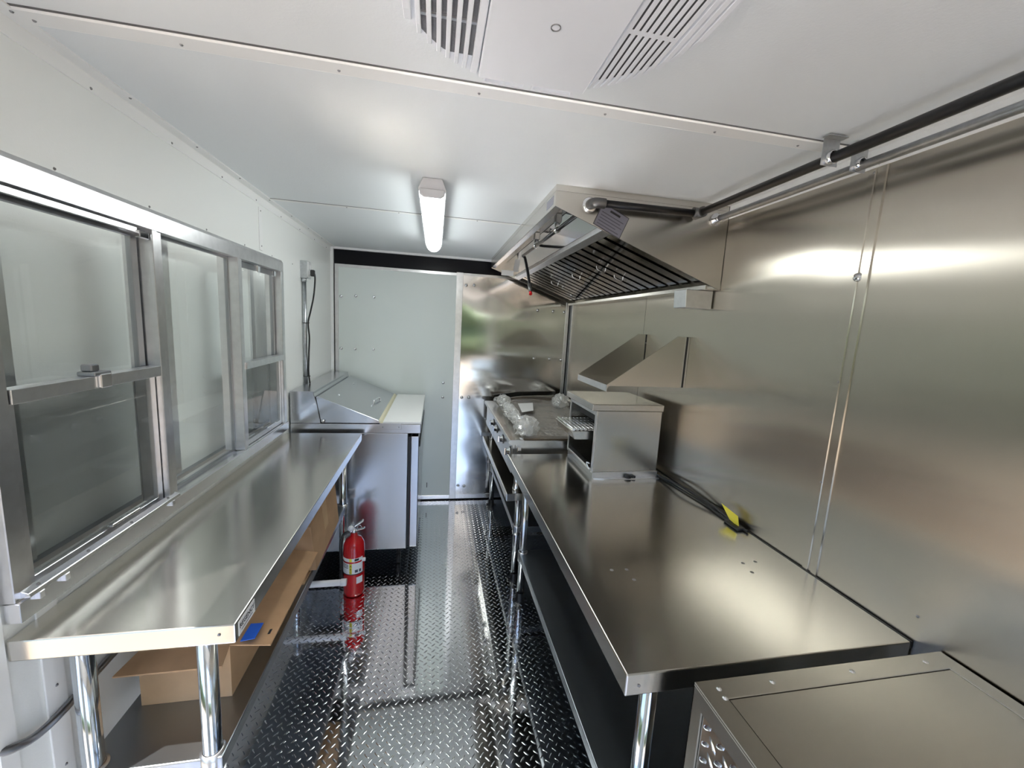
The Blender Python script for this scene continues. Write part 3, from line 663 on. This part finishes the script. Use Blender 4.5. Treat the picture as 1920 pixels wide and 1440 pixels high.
MB().box(0.480, 0.503, GY0-0.012, GY0+0.010, 0.868, 0.898).build('corner_bracket', CHROMEB, g, 0.002)
MB().box(0.500, 0.516, GY0+0.012, GY0+0.05, 0.936, 0.9365).build('rating_label', LABELW, g)
for z in (0.86, 0.91): MB().cyl((1.06, GY0+0.012, z), (1.06, GY0-0.018, z), 0.011).build('hose_fitting', CHROMEB, g)
# plastic film
def film_sheet():
    m = MB(); nu, nv = 110, 120; vs = []
    for i in range(nu+1):
        for j in range(nv+1):
            u = i/nu; v = j/nv
            x = 0.50+0.57*u; y = 2.196+1.119*v
            z = 0.953
            cr = abs(noise.noise(Vector((x*13, y*11, 1))))*0.016+abs(noise.noise(Vector((x*34, y*30, 4))))*0.012+noise.noise(Vector((x*80, y*75, 7)))*0.003
            def lump(cx, cy, rx, ry, hh):
                d = ((x-cx)/rx)**2+((y-cy)/ry)**2
                return hh*math.exp(-d*1.6)
            L = lump(0.555, 2.30, 0.065, 0.085, 0.085)+lump(0.54, 2.62, 0.055, 0.17, 0.040)+lump(0.555, 2.95, 0.05, 0.20, 0.048)+lump(0.55, 3.2, 0.06, 0.12, 0.055)+lump(1.02, 3.15, 0.06, 0.12, 0.085)+lump(0.80, 3.28, 0.2, 0.05, 0.02)
            z += cr*(0.55+L*18)+L
            if y < 2.215:
                z -= (2.215-y)*1.2
            x += 0.012*noise.noise(Vector((x*20, y*20, 11))); y += 0.006*noise.noise(Vector((x*20, y*20, 15)))
            if x < 0.525 and z > 0.955: x -= (0.03 if L > 0.02 else 0.0)
            vs.append((x, y, max(z, 0.9475)))
    fs = [(i*(nv+1)+j, (i+1)*(nv+1)+j, (i+1)*(nv+1)+j+1, i*(nv+1)+j+1) for i in range(nu) for j in range(nv)]
    m.add(vs, fs, True)
    return m
FILM2 = FILM.copy(); FILM2.name = 'bunched_plastic_film'
for nd in FILM2.node_tree.nodes:
    if nd.type == 'MATH': nd.inputs[2].default_value = 0.42
    if nd.type == 'MIX_SHADER' and not nd.inputs[0].is_linked: nd.inputs[0].default_value = 0.35
    if nd.type == 'BSDF_DIFFUSE': nd.inputs[0].default_value = (0.86, 0.86, 0.84, 1)
pw = empty('plastic_wrap', (0.78, 2.75, 0.944), 'crumpled clear plastic film draped over the griddle plate', 'plastic film')
film_sheet().build('film_sheet', FILM, pw)
def bunch(path, rad, seed):
    m = MB(); n = 30; k = 34; vs = []
    path = [Vector(p) for p in path]
    for i in range(k+1):
        t = i/k*(len(path)-1); a = min(int(t), len(path)-2); p = path[a].lerp(path[a+1], t-a)
        e = math.sin(math.pi*min(1, max(0, 0.04+0.92*i/k)))**0.45
        for j in range(n):
            th = 2*math.pi*j/n; d = Vector((math.cos(th), 0, math.sin(th)))
            q = p+d*rad
            cr = 1+0.55*(abs(noise.noise(q*22+Vector((seed, 0, 0))))-0.18)+0.5*(abs(noise.noise(q*55+Vector((0, seed, 0))))-0.15)
            w = p+d*rad*e*cr; w.z = max(w.z, 0.9475); vs.append(w)
    m.add(vs, [(i*n+j, i*n+(j+1) % n, (i+1)*n+(j+1) % n, (i+1)*n+j) for i in range(k) for j in range(n)], False)
    m.f.append(list(range(n))[::-1]); m.sm.append(False); m.f.append([k*n+j for j in range(n)]); m.sm.append(False)
    m.build('bunched_film', FILM2, pw)
bunch([(0.555, 2.235, 0.985), (0.56, 2.30, 0.99), (0.555, 2.40, 0.985)], 0.062, 1.3)
bunch([(0.545, 2.36, 0.975), (0.545, 2.60, 0.973), (0.555, 2.85, 0.975), (0.55, 3.05, 0.98)], 0.036, 4.1)
bunch([(0.548, 3.02, 0.985), (0.552, 3.15, 0.985), (0.56, 3.28, 0.98)], 0.044, 6.6)
bunch([(1.00, 3.02, 0.985), (1.02, 3.12, 0.99), (1.03, 3.24, 0.985)], 0.058, 9.2)
m = MB(); m.hexa([(0.615, 2.735, 0.983), (0.712, 2.79, 0.985), (0.776, 3.08, 0.985), (0.645, 3.03, 0.987), (0.615, 2.735, 0.9845), (0.712, 2.79, 0.9865), (0.776, 3.08, 0.9865), (0.645, 3.03, 0.9885)])
m.build('paper_sheet', PAPER, label='white paper sheet lying on the wrapped griddle', cat='paper')

# ------------------------------------------------------------------ conveyor toaster
to = empty('conveyor_toaster', (0.945, 1.98, 0.868), 'square stainless conveyor toaster with wire belt on the right table', 'toaster')
TX0, TX1, TY0, TY1 = 0.775, 1.115, 1.790, 2.170
MB().box(TX0, TX1, TY0, TY0+0.012, 0.892, 1.203).build('side_panel', STEELX, to, 0.0015)
MB().box(TX0, TX1, TY1-0.012, TY1, 0.892, 1.203).build('side_panel', STEELX, to, 0.0015)
MB().box(TX1-0.012, TX1, TY0+0.012, TY1-0.012, 0.892, 1.203).build('back_panel', STEELX, to)
MB().box(TX0+0.004, TX1-0.012, TY0+0.012, TY1-0.012, 0.892, 0.902).build('floor_panel', STEELX, to)
MB().box(TX0+0.05, TX1-0.013, TY0+0.013, TY1-0.013, 1.12, 1.202).build('heater_box', DARK, to)
MB().box(TX0-0.030, TX1+0.004, TY0-0.006, TY1+0.006, 1.204, 1.236).build('lid', STEELX, to, 0.003, 2)
for y in (TY0, TY1-0.016): MB().box(TX0-0.006, TX0, y, y+0.016, 0.892, 1.203).build('front_post', ALU, to, 0.001)
MB().box(TX0-0.004, TX0, TY0+0.017, TY1-0.017, 1.178, 1.203).build('front_header', ALU, to, 0.001)
MB().box(TX0-0.010, TX0+0.02, TY0+0.017, TY1-0.017, 0.900, 0.912).build('crumb_lip', ALU, to, 0.001)
cy = MB().hexa([(0.690, 1.845, 1.045), (0.98, 1.845, 1.045), (0.98, 2.125, 1.045), (0.690, 2.125, 1.045), (0.672, 1.845, 1.088), (0.98, 1.845, 1.088), (0.98, 2.125, 1.088), (0.672, 2.125, 1.088)]).build('conveyor_tray', STEELX, to, 0.002)
for k in range(13):
    x = 0.690+k*0.0215
    MB().cyl((x, 1.858, 1.0915), (x, 2.112, 1.0915), 0.0021, n=6).build('belt_wire', CHROMEB, cy)
for y in (1.862, 1.925, 1.985, 2.045, 2.108):
    MB().box(0.688, 0.955, y-0.0012, y+0.0012, 1.0935, 1.0965).build('belt_link', CHROMEB, cy)
MB().cyl((0.686, 1.852, 1.094), (0.686, 2.118, 1.094), 0.006, n=10).build('belt_roller', CHROMEB, cy)
MB().prism([(TX0-0.002, TY0-0.004), (TX0+0.0, TY0-0.018), (TX0+0.05, TY0-0.028), (TX1+0.004, TY0-0.028), (TX1+0.004, TY0-0.004)], 'z', 0.8685, 0.872).build('base_flange', ALU, to)
MB().box(TX0-0.002, TX1+0.004, TY0-0.005, TY0-0.001, 0.8685, 0.898).build('base_skirt', ALU, to, 0.0008)
MB().box(TX0, TX1, TY0, TY1, 0.8685, 0.8915).build('base', ALUD, to)
MB().lathe([(0.0, 0.0), (0.016, 0.0), (0.017, 0.008), (0.010, 0.012), (0.0, 0.012)], (0.955, TY0-0.017, 0.872), 18).build('knob', RUBBER, to)
MB().lathe([(0.0, 0.0), (0.011, 0.0), (0.011, 0.008), (0.0, 0.010)], (0.985, TY0-0.016, 0.872), 14).build('knob', RUBBER, to)
MB().tube([(TX0-0.008, TY0+0.03, 0.93), (TX0-0.02, TY0+0.035, 0.935), (TX0-0.016, TY0+0.03, 0.915), (TX0-0.006, TY0+0.02, 0.905)], 0.004, 8).build('latch', CHROMEB, to)
# cord with yellow tag
co = empty('power_cord', (1.13, 1.5, 0.868), 'black toaster cord with yellow tag lying on the right table', 'cord')
MB().tube([(1.120, 1.800, 0.879), (1.128, 1.70, 0.885), (1.132, 1.60, 0.895), (1.146, 1.50, 0.892), (1.158, 1.42, 0.886), (1.160, 1.34, 0.878), (1.158, 1.27, 0.874), (1.163, 1.22, 0.874)], 0.0052, 8).build('cable', RUBBER, co)
MB().tube([(1.124, 1.800, 0.874), (1.139, 1.68, 0.8735), (1.150, 1.55, 0.8735), (1.156, 1.45, 0.8735), (1.150, 1.33, 0.8735), (1.163, 1.23, 0.8735)], 0.0045, 8).build('cable', RUBBER, co)
MB().box(1.132, 1.166, 1.235, 1.312, 0.8685, 0.880).build('plug', RUBBER, co, 0.004, 2)
tg = MB().hexa([(1.146, 1.265, 0.880), (1.158, 1.262, 0.880), (1.118, 1.335, 0.918), (1.110, 1.338, 0.921), (1.152, 1.255, 0.912), (1.153, 1.254, 0.912), (1.119, 1.334, 0.923), (1.111, 1.337, 0.924)])
tg = MB(); tg.add([(1.149, 1.250, 0.876), (1.147, 1.300, 0.884), (1.140, 1.345, 0.930), (1.149, 1.262, 0.915), (1.1497, 1.250, 0.876), (1.1477, 1.300, 0.884), (1.1407, 1.345, 0.930), (1.1497, 1.262, 0.915)], [(0,1,2,3),(7,6,5,4),(0,4,5,1),(1,5,6,2),(2,6,7,3),(3,7,4,0)])
tg.build('warning_tag', YELLOW, co)

# ------------------------------------------------------------------ wall shelf with triangular ends
ws = empty('wall_shelf', (1.0, 1.94, 1.335), 'stainless tray shelf with triangular ends on the steel wall', 'shelf')
for y in (1.745, 2.131):
    MB().prism([(XR-0.004, 1.335), (XR-0.004, 1.578), (1.128, 1.578), (0.789, 1.338), (0.789, 1.312), (0.800, 1.335)], 'y', y, y+0.003).build('end_plate', STEELX, ws)
MB().box(0.789, XR-0.004, 1.748, 2.131, 1.333, 1.336).build('tray', STEELX, ws)
MB().box(0.787, 0.790, 1.745, 2.134, 1.306, 1.337).build('front_lip', ALU, ws, 0.0008)
for y in (1.742, 2.134): MB().box(XR-0.007, XR-0.003, y-0.012, y+0.012, 1.336, 1.576).build('back_flange', STEELX, ws)
share('screw', SCREW_ME, ws, (XR-0.008, 2.128, 1.53), R_XN)
for y in (1.7435, 2.1295): MB().box(XR-0.0115, XR-0.0075, y, y+0.0055, 1.335, 1.578).build('gap_shade', RUBBER, ws)  # black strips painted in for the dark gap where end plates meet the wall

# ------------------------------------------------------------------ exhaust hood
hd = empty('exhaust_hood', (0.8, 2.48, 1.78), 'sloped stainless exhaust hood with baffle filters above the griddle', 'hood')
HY0, HY1 = 1.565, 3.400
HP = [(0.434, 2.100), (0.434, 2.045), (XR-0.005, 1.781), (XR-0.005, 2.100)]
for y in (HY0, HY1-0.004): MB().prism(HP, 'y', y, y+0.004).build('end_panel', STEELX, hd)
MB().box(0.434, 0.438, HY0+0.004, HY1-0.004, 2.045, 2.100).build('front_panel', STEELX, hd, 0.0008)
MB().prism([(0.438, 2.046), (0.462, 2.040), (0.462, 2.052), (0.438, 2.058)], 'y', HY0+0.004, HY1-0.004).build('front_lip', STEELX, hd)
MB().box(0.434, XR-0.005, HY0, HY1, 2.100, H-0.0005).build('top_panel', STEELX, hd, 0.001)
slope = (2.045-1.781)/(XR-0.005-0.434)
zs = lambda x: 2.045-(x-0.434)*slope
MB().hexa([(0.636, HY0+0.004, zs(0.636)+0.004), (0.672, HY0+0.004, zs(0.672)+0.004), (0.672, HY1-0.004, zs(0.672)+0.004), (0.636, HY1-0.004, zs(0.636)+0.004), (0.636, HY0+0.004, zs(0.636)+0.026), (0.672, HY0+0.004, zs(0.672)+0.026), (0.672, HY1-0.004, zs(0.672)+0.026), (0.636, HY1-0.004, zs(0.636)+0.026)]).build('filter_rail', ALU, hd, 0.001)
MB().hexa([(0.648, HY0+0.004, zs(0.648)+0.030), (0.652, HY0+0.004, zs(0.648)+0.030), (0.652, HY1-0.004, zs(0.648)+0.030), (0.648, HY1-0.004, zs(0.648)+0.030), (0.562, HY0+0.004, 2.098), (0.566, HY0+0.004, 2.098), (0.566, HY1-0.004, 2.098), (0.562, HY1-0.004, 2.098)]).build('inner_baffle', STEELP, hd)
MB().box(1.112, 1.122, HY0+0.004, HY1-0.004, 1.782, 1.800).build('grease_gutter', STEELX, hd, 0.001)
MB().box(1.122, XR-0.005, HY0+0.004, HY1-0.004, 1.781, 1.785).build('gutter_base', STEELX, hd)
MB().hexa([(0.672, HY0+0.006, zs(0.672)+0.045), (1.112, HY0+0.006, zs(1.112)+0.045), (1.112, HY1-0.006, zs(1.112)+0.045), (0.672, HY1-0.006, zs(0.672)+0.045), (0.672, HY0+0.006, zs(0.672)+0.050), (1.112, HY0+0.006, zs(1.112)+0.050), (1.112, HY1-0.006, zs(1.112)+0.050), (0.672, HY1-0.006, zs(0.672)+0.050)]).build('filter_back', DARK, hd)
# baffles: U channels running down the slope
pitch = 0.0915; nb = int((HY1-HY0-0.03)/pitch)
def baffle_mesh():
    m = MB(); a = (0.0, 0.0); L0 = (0.674, zs(0.674)+0.010); L1 = (1.110, zs(1.110)+0.010)
    w = 0.031
    prof = [(-w, 0.018), (-w, 0.0), (w, 0.0), (w, 0.018), (w-0.0015, 0.018), (w-0.0015, 0.0015), (-w+0.0015, 0.0015), (-w+0.0015, 0.018)]
    n = len(prof); vs = []
    for (x, z) in (L0, L1):
        for (dy, dz) in prof: vs.append((x, dy, z+dz))
    fs = [(k, (k+1) % n, n+(k+1) % n, n+k) for k in range(n)]+[tuple(range(n)), tuple(range(2*n-1, n-1, -1))]
    m.add(vs, fs); return m.mesh('baffle', STEELP, (0, 0, 0))
BAF = baffle_mesh()
for k in range(nb):
    y = HY0+0.045+k*pitch
    share('baffle', BAF, hd, (0, y, 0))
def baffle2():
    m = MB(); L0 = (0.674, zs(0.674)+0.040); L1 = (1.110, zs(1.110)+0.040); w = 0.022
    prof = [(-w, -0.016), (-w, 0.0), (w, 0.0), (w, -0.016), (w-0.0015, -0.016), (w-0.0015, -0.0015), (-w+0.0015, -0.0015), (-w+0.0015, -0.016)]
    n = len(prof); vs = []
    for (x, z) in (L0, L1):
        for (dy, dz) in prof: vs.append((x, dy, z+dz))
    m.add(vs, [(k, (k+1) % n, n+(k+1) % n, n+k) for k in range(n)]+[tuple(range(n)), tuple(range(2*n-1, n-1, -1))])
    return m.mesh('inner_channel', STEELP)
BAF2 = baffle2()
for k in range(nb-1): share('inner_channel', BAF2, hd, (0, HY0+0.045+(k+0.5)*pitch, 0))
for (x, y) in ((0.83, 2.02), (0.83, 2.40), (0.83, 2.85), (0.93, 2.02)):
    for dy in (-0.02, ):
        m = MB(); z = zs(x)+0.008
        m.tube([(x-0.03, y, z), (x-0.025, y, z-0.018), (x+0.015, y, z-0.030), (x+0.02, y, z-0.004)], 0.0022, 6, 3); m.build('filter_handle', CHROMEB, hd)
lb = MB().box(0.4336, 0.434, HY0+0.03, HY0+0.13, 2.058, 2.092).build('front_label', LABELG, hd)
MB().box(0.52, 0.62, HY1-0.0085, HY1-0.0045, 1.992, 2.035).build('inner_label', LABELW, hd)
# tilted placard on the near end
pl = MB().box(-0.062, 0.062, -0.0012, 0, -0.044, 0.044)
PMAT = Matrix.Translation((0.664, HY0-0.0004, 2.012)) @ Matrix.Rotation(math.radians(23), 4, 'Y')
pl.xf(PMAT); pl = pl.build('placard', LABELG, hd)
def pbar(x0, x1, z0, z1, mat, nm):
    b = MB().box(x0, x1, -0.0018, -0.0011, z0, z1); b.xf(PMAT); b.build(nm, mat, pl)
pbar(-0.020, 0.026, 0.026, 0.034, INK, 'heading_print')
for k, (a, b) in enumerate(((-0.05, 0.05), (-0.05, 0.04), (-0.05, 0.052), (-0.05, 0.03), (-0.05, 0.048))):
    pbar(a, b, 0.012-k*0.0115, 0.0155-k*0.0115, INKL, 'print_line')
for (a, b, c, d_) in ((-0.062, 0.062, 0.042, 0.044), (-0.062, 0.062, -0.044, -0.042), (-0.062, -0.060, -0.042, 0.042), (0.060, 0.062, -0.042, 0.042)): pbar(a, b, c, d_, INK, 'print_border')
MB().prism([(1.050, 1.704), (1.175, 1.704), (1.175, 1.780), (1.045, 1.780)], 'y', 1.600, 1.690).build('grease_box', ALU, hd, 0.002, 2)
# suppression pipe inside the hood
sp = empty('suppression_pipe', (0.53, 2.1, 2.03), 'dark suppression pipe with drop nozzle hanging inside the hood', 'pipe')
MB().cyl((0.535, HY0+0.006, 2.030), (0.535, 2.60, 2.030), 0.0085, n=14).build('pipe', PIPEB, sp)
for y in (1.87, 2.27):
    c = MB().cyl((0.535, y-0.014, 2.030), (0.535, y+0.014, 2.030), 0.0135, n=16).build('tee', CHROMEB, sp)
    MB().cyl((0.535, y, 2.036), (0.535, y, 2.062), 0.012, n=14).build('tee_branch', GALV, sp)
    MB().box(0.520, 0.550, y-0.016, y+0.016, 2.060, 2.0995).build('bracket', GALV, sp, 0.003)
MB().tube([(0.535, 2.59, 2.030), (0.535, 2.61, 2.026), (0.548, 2.605, 2.01), (0.550, 2.50, 1.90), (0.550, 2.44, 1.83)], 0.009, 10).build('drop_pipe', PIPEB, sp)
MB().cyl((0.550, 2.445, 1.836), (0.550, 2.410, 1.790), 0.0125, 0.010).build('nozzle', IRON, sp)
MB().cyl((0.550, 2.410, 1.790), (0.550, 2.400, 1.776), 0.0095).build('nozzle_cap', REDP, sp)

# ------------------------------------------------------------------ pipes along the steel wall
bp_ = empty('gas_pipe', (1.01, 0.6, 2.07), 'black gas pipe hung below the ceiling along the steel wall', 'pipe')
MB().cyl((1.012, YR+0.001, 2.070), (1.012, 1.52, 2.066), 0.0135, n=20).build('pipe', PIPEB, bp_)
MB().cyl((1.010, 1.522, 2.064), (0.590, 1.522, 2.060), 0.0135, n=20).build('cross_pipe', PIPEB, bp_)
MB().cyl((1.012, 1.495, 2.066), (1.012, 1.545, 2.066), 0.020, n=18).cyl((1.012, 1.522, 2.066), (0.985, 1.522, 2.066), 0.019, n=18).build('elbow', IRON, bp_)
MB().tube([(0.615, 1.522, 2.060), (0.590, 1.522, 2.060), (0.577, 1.526, 2.060), (0.570, 1.54, 2.061), (0.570, 1.564, 2.062)], 0.019, 14).build('elbow', IRON, bp_)
MB().lathe([(0.019, -0.006), (0.029, -0.004), (0.029, 0.0), (0.0, 0.0)], (0.570, HY0, 2.062), 18, axis='y').build('escutcheon', CHROMEB, bp_)
cd = empty('conduit', (1.115, 0.6, 2.07), 'galvanised conduit beside the black gas pipe along the steel wall', 'conduit')
MB().cyl((1.117, YR+0.001, 2.070), (1.117, HY0-0.004, 2.062), 0.0115, n=20).build('pipe', GALV, cd)
MB().lathe([(0.0125, -0.03), (0.016, -0.028), (0.016, -0.012), (0.024, -0.010), (0.024, 0.0), (0.0, 0.0)], (1.117, HY0, 2.062), 18, axis='y').build('connector', CHROMEB, cd)
for (par, x, y, r) in ((bp_, 1.012, 0.975, 0.0135), (cd, 1.117, 0.985, 0.0115)):
    b = MB().box(x-0.026, x+0.026, y+0.001, y+0.0025, 2.050, H-0.006).build('hanger', GALV, par, 0.0005)
    MB().box(x-0.030, x+0.030, y-0.018, y+0.0025, H-0.0075, H-0.0055).build('hanger_foot', GALV, b)
    MB().lathe([(r+0.001, -0.008), (r+0.004, -0.007), (r+0.004, 0.007), (r+0.001, 0.008)], (x, y-0.005, 2.0695), 18, axis='y').build('clamp_ring', CHROMEB, b)

# ------------------------------------------------------------------ ceiling lamp
la = empty('ceiling_lamp', (-0.027, 2.245, H), 'long lit vapour tight tube lamp on the ceiling', 'lamp')
LY0, LY1, LX = 1.665, 2.83, -0.027
MB().prism([(LX-0.036, H-0.0005), (LX-0.053, H-0.040), (LX-0.053, H-0.048), (LX+0.053, H-0.048), (LX+0.053, H-0.040), (LX+0.036, H-0.0005)], 'y', LY0, LY1).build('housing', LAMPG, la, 0.003, 2)
def lens():
    m = MB(); prof = [(LX+0.047*math.cos(math.pi+math.pi*k/12), H-0.044+0.048*math.sin(math.pi+math.pi*k/12)) for k in range(13)]
    ys = [(LY0+0.012, 0.80), (LY0+0.018, 0.94), (LY0+0.03, 1.0), (LY1-0.05, 1.0), (LY1-0.025, 0.93), (LY1-0.008, 0.72), (LY1-0.002, 0.4)]
    vs = []; n = len(prof)
    for (y, s) in ys:
        for (x, z) in prof: vs.append((LX+(x-LX)*s, y, H-0.044+(z-(H-0.044))*s))
    fs = [(i*n+k, i*n+k+1, (i+1)*n+k+1, (i+1)*n+k) for i in range(len(ys)-1) for k in range(n-1)]
    fs += [tuple(range(n)), tuple(range(len(vs)-1, len(vs)-1-n, -1))]
    m.add(vs, fs, True); return m.build('lens', LED, la)
lens()
MB().prism([(LX-0.047, H-0.040), (LX-0.047, H-0.060), (LX-0.030, H-0.072), (LX+0.030, H-0.072), (LX+0.047, H-0.060), (LX+0.047, H-0.040)], 'y', LY0-0.004, LY0+0.014).build('end_cap', LAMPG, la, 0.003)
for y in (1.78, 2.02, 2.26, 2.50, 2.72):
    for sx in (-1, 1): MB().box(LX+sx*0.047-0.003, LX+sx*0.047+0.003, y-0.009, y+0.009, H-0.058, H-0.032).build('clip', WHITEP, la, 0.001)

# ------------------------------------------------------------------ ceiling air conditioner
ac = empty('air_conditioner', (0.18, 0.60, H), 'white ceiling air conditioner with louvred sides and flat centre panel', 'air conditioner')
ACX, ACY, ACA, ACB, ACN = 0.175, 0.60, 0.278, 0.336, 2.3
def outline(s, n=72):
    pts = []
    for k in range(n):
        t = 2*math.pi*k/n; c, q = math.cos(t), math.sin(t)
        pts.append((ACX+s*ACA*math.copysign(abs(c)**(2/ACN), c), ACY+s*ACB*math.copysign(abs(q)**(2/ACN), q)))
    return pts
def yext(x, s=1.0):
    u = min(1, abs(x-ACX)/(ACA*s)); return ACB*s*(max(0, 1-u**ACN))**(1/ACN)
m = MB(); rings = [(1.03, H-0.0005), (1.03, H-0.006), (1.0, H-0.020), (0.97, H-0.034)]; vs = []
for s, z in rings: vs += [(x, y, z) for x, y in outline(s)]
n = 72; fs = [(i*n+k, i*n+(k+1) % n, (i+1)*n+(k+1) % n, (i+1)*n+k) for i in range(len(rings)-1) for k in range(n)]
m.add(vs, fs, True); m.f.append([3*n+k for k in range(n)]); m.sm.append(False); m.build('shell', ACW, ac)
PZ = H-0.049
def ext_pt(x): 
    e = yext(x, 0.985); return ACY-e, ACY+e
cp = [(0.070, ACY-0.255), (0.292, ACY-0.255), (0.292, 0.893), (0.070, 0.896)]
MB().prism(cp, 'z', H-0.0345, PZ).build('centre_panel', ACW, ac, 0.003, 2)
c2 = MB().lathe([(0.0085, PZ-0.0001), (0.0085, PZ-0.0014), (0.0070, PZ-0.0014), (0.0070, PZ-0.0001)], (0.181, 0.722, 0), 20).build('sensor_ring', SCREW, ac)
for (a, b) in ((0.082, 0.176), (0.184, 0.280)):
    e = MB().ring('z', H-0.041, H-0.0335, (a, b, 0.900, 0.924), (a+0.004, b-0.010, 0.904, 0.919)).build('filter_clip', ACW, ac)
def slots(x0, x1, ya, yb, nm):
    MB().box(x0, x1, ya, yb, H-0.0365, H-0.0342).build(nm, SLOTSH, ac)
def slot_poly(x0, x1, cap, z0, z1, nm, mat, mg):
    xs = [x0+(x1-x0)*q/10 for q in range(11)]
    P = [(x0, 0.40), (x1, 0.40)]+[(x, min(cap, ACY+yext(x, 0.985)-mg)) for x in xs[::-1]]
    MB().prism(P, 'z', z0, z1).build(nm, mat, ac)
slot_poly(-0.040, 0.060, 0.852, H-0.0365, H-0.0342, 'intake_shade', SLOTSH, 0.026)  # dark plate behind the left slats, recess shade put into its colour
slot_poly(0.302, 0.392, 0.850, H-0.0405, H-0.0342, 'outlet_shade', DARK, 0.052)  # raised dark plate, its colour gives the right slots their inner shade
def slat(x, w, z0=H-0.046):
    a, b = ext_pt(x)
    p = [(a+0.004, H-0.034), (a+0.02, z0), (b-0.045, z0), (b-0.012, z0+0.006), (b-0.002, H-0.030)]
    m = MB(); vs = [(x-w, y, z) for y, z in p]+[(x+w, y, z) for y, z in p]; k = len(p)
    m.add(vs, [tuple(range(k)), tuple(range(2*k-1, k-1, -1))]+[(i, (i+1) % k, k+(i+1) % k, k+i) for i in range(k)])
    m.build('louvre_slat', ACW, ac, 0.0012)
for x in (-0.078, -0.060, -0.0425, -0.0250, -0.0085, 0.0080, 0.0245, 0.0410): slat(x, 0.0040 if x > -0.05 else 0.0062)
slat(0.0610, 0.0065)
for k in range(8): slat(0.3025+k*0.0125, 0.0042, H-0.0425)
for k in range(3): slat(0.4035+k*0.0135, 0.0052, H-0.0425)
for x0, x1, y in ((-0.040, 0.060, 0.76), (-0.040, 0.060, 0.60)): MB().box(x0, x1, y, y+0.006, H-0.040, H-0.0366).build('louvre_brace', ALU, ac)
for y in (0.60, 0.705): MB().box(0.302, 0.392, y, y+0.008, H-0.0424, H-0.0406).build('louvre_brace', ACW, ac)

# ------------------------------------------------------------------ steel cabinet with tread plate side, near right
cb = empty('steel_cabinet', (0.86, 0.15, 0), 'low stainless cabinet with tread plate side panel in the near right corner', 'cabinet')
CX0, CX1, CY0, CY1, CZ = 0.536, XR-0.008, -0.30, 0.640, 0.890
MB().box(CX0+0.006, CX1-0.004, CY0+0.004, CY1-0.004, 0.02, CZ-0.006).build('body', BOXSTEEL, cb)
MB().box(CX0+0.046, CX1-0.040, CY0+0.046, CY1-0.046, CZ-0.006, CZ-0.0018).build('top_sheet', BOXSTEEL, cb)
MB().ring('z', CZ-0.0058, CZ, (CX0, CX1, CY0, CY1), (CX0+0.044, CX1-0.040, CY0+0.044, CY1-0.044)).build('top_rim', BOXSTEEL, cb, 0.0012)
MB().ring('x', CX0, CX0+0.0055, (CY0, CY1, 0.02, CZ-0.0058), (CY0+0.04, CY1-0.030, 0.06, CZ-0.042)).build('side_frame', BOXSTEEL, cb, 0.001)
MB().ring('y', CY1-0.004, CY1, (CX0, CX1, 0.02, CZ-0.006), (CX0+0.04, CX1-0.04, 0.06, CZ-0.05)).build('end_frame', BOXSTEEL, cb, 0.001)
tp = MB().box(CX0+0.0040, CX0+0.0059, CY0+0.041, CY1-0.031, 0.061, CZ-0.043).build('tread_panel', TREADB, cb)
LV, LF = lug_verts(0.030, 0.009, 0.0020)
PL_ME = MB().add(LV, LF, True).mesh('tread_lug', TREADB)
st2 = MB(); S2 = 0.0365
for i in range(int(0.83/S2)):
    for j in range(int(0.76/S2)):
        for (o, ang) in ((0, 45), (0.5, -45)):
            y = CY1-0.046-(i+o)*S2; z = CZ-0.058-(j+o)*S2; a = math.radians(ang)
            if y < CY0+0.055 or z < 0.075: continue
            if y > 0.38 and z > 0.60:
                o_ = share('tread_lug', PL_ME, tp, (CX0+0.0040, y, z)); o_.rotation_euler = (a, -math.pi/2, 0)
                o_.rotation_mode = 'QUATERNION'
                o_.rotation_quaternion = (Matrix.Rotation(a, 3, 'X') @ Matrix.Rotation(-math.pi/2, 3, 'Y')).to_quaternion()
            else:
                Rr = Matrix.Rotation(a, 3, 'X') @ Matrix.Rotation(-math.pi/2, 3, 'Y')
                st2.add([Vector((CX0+0.0040, y, z)) + Rr @ Vector(p) for p in LV], LF, True)
st2.build('tread_lugs', TREADB, tp, kind='stuff')
for (x, y) in ((0.576, 0.618), (0.574, 0.598), (0.70, 0.618), (0.90, 0.618), (1.10, 0.618)):
    MB().lathe([(0.0, 0.0026), (0.004, 0.002), (0.0055, 0.0)], (x, y, CZ), 12).build('rivet', CHROMEB, cb)
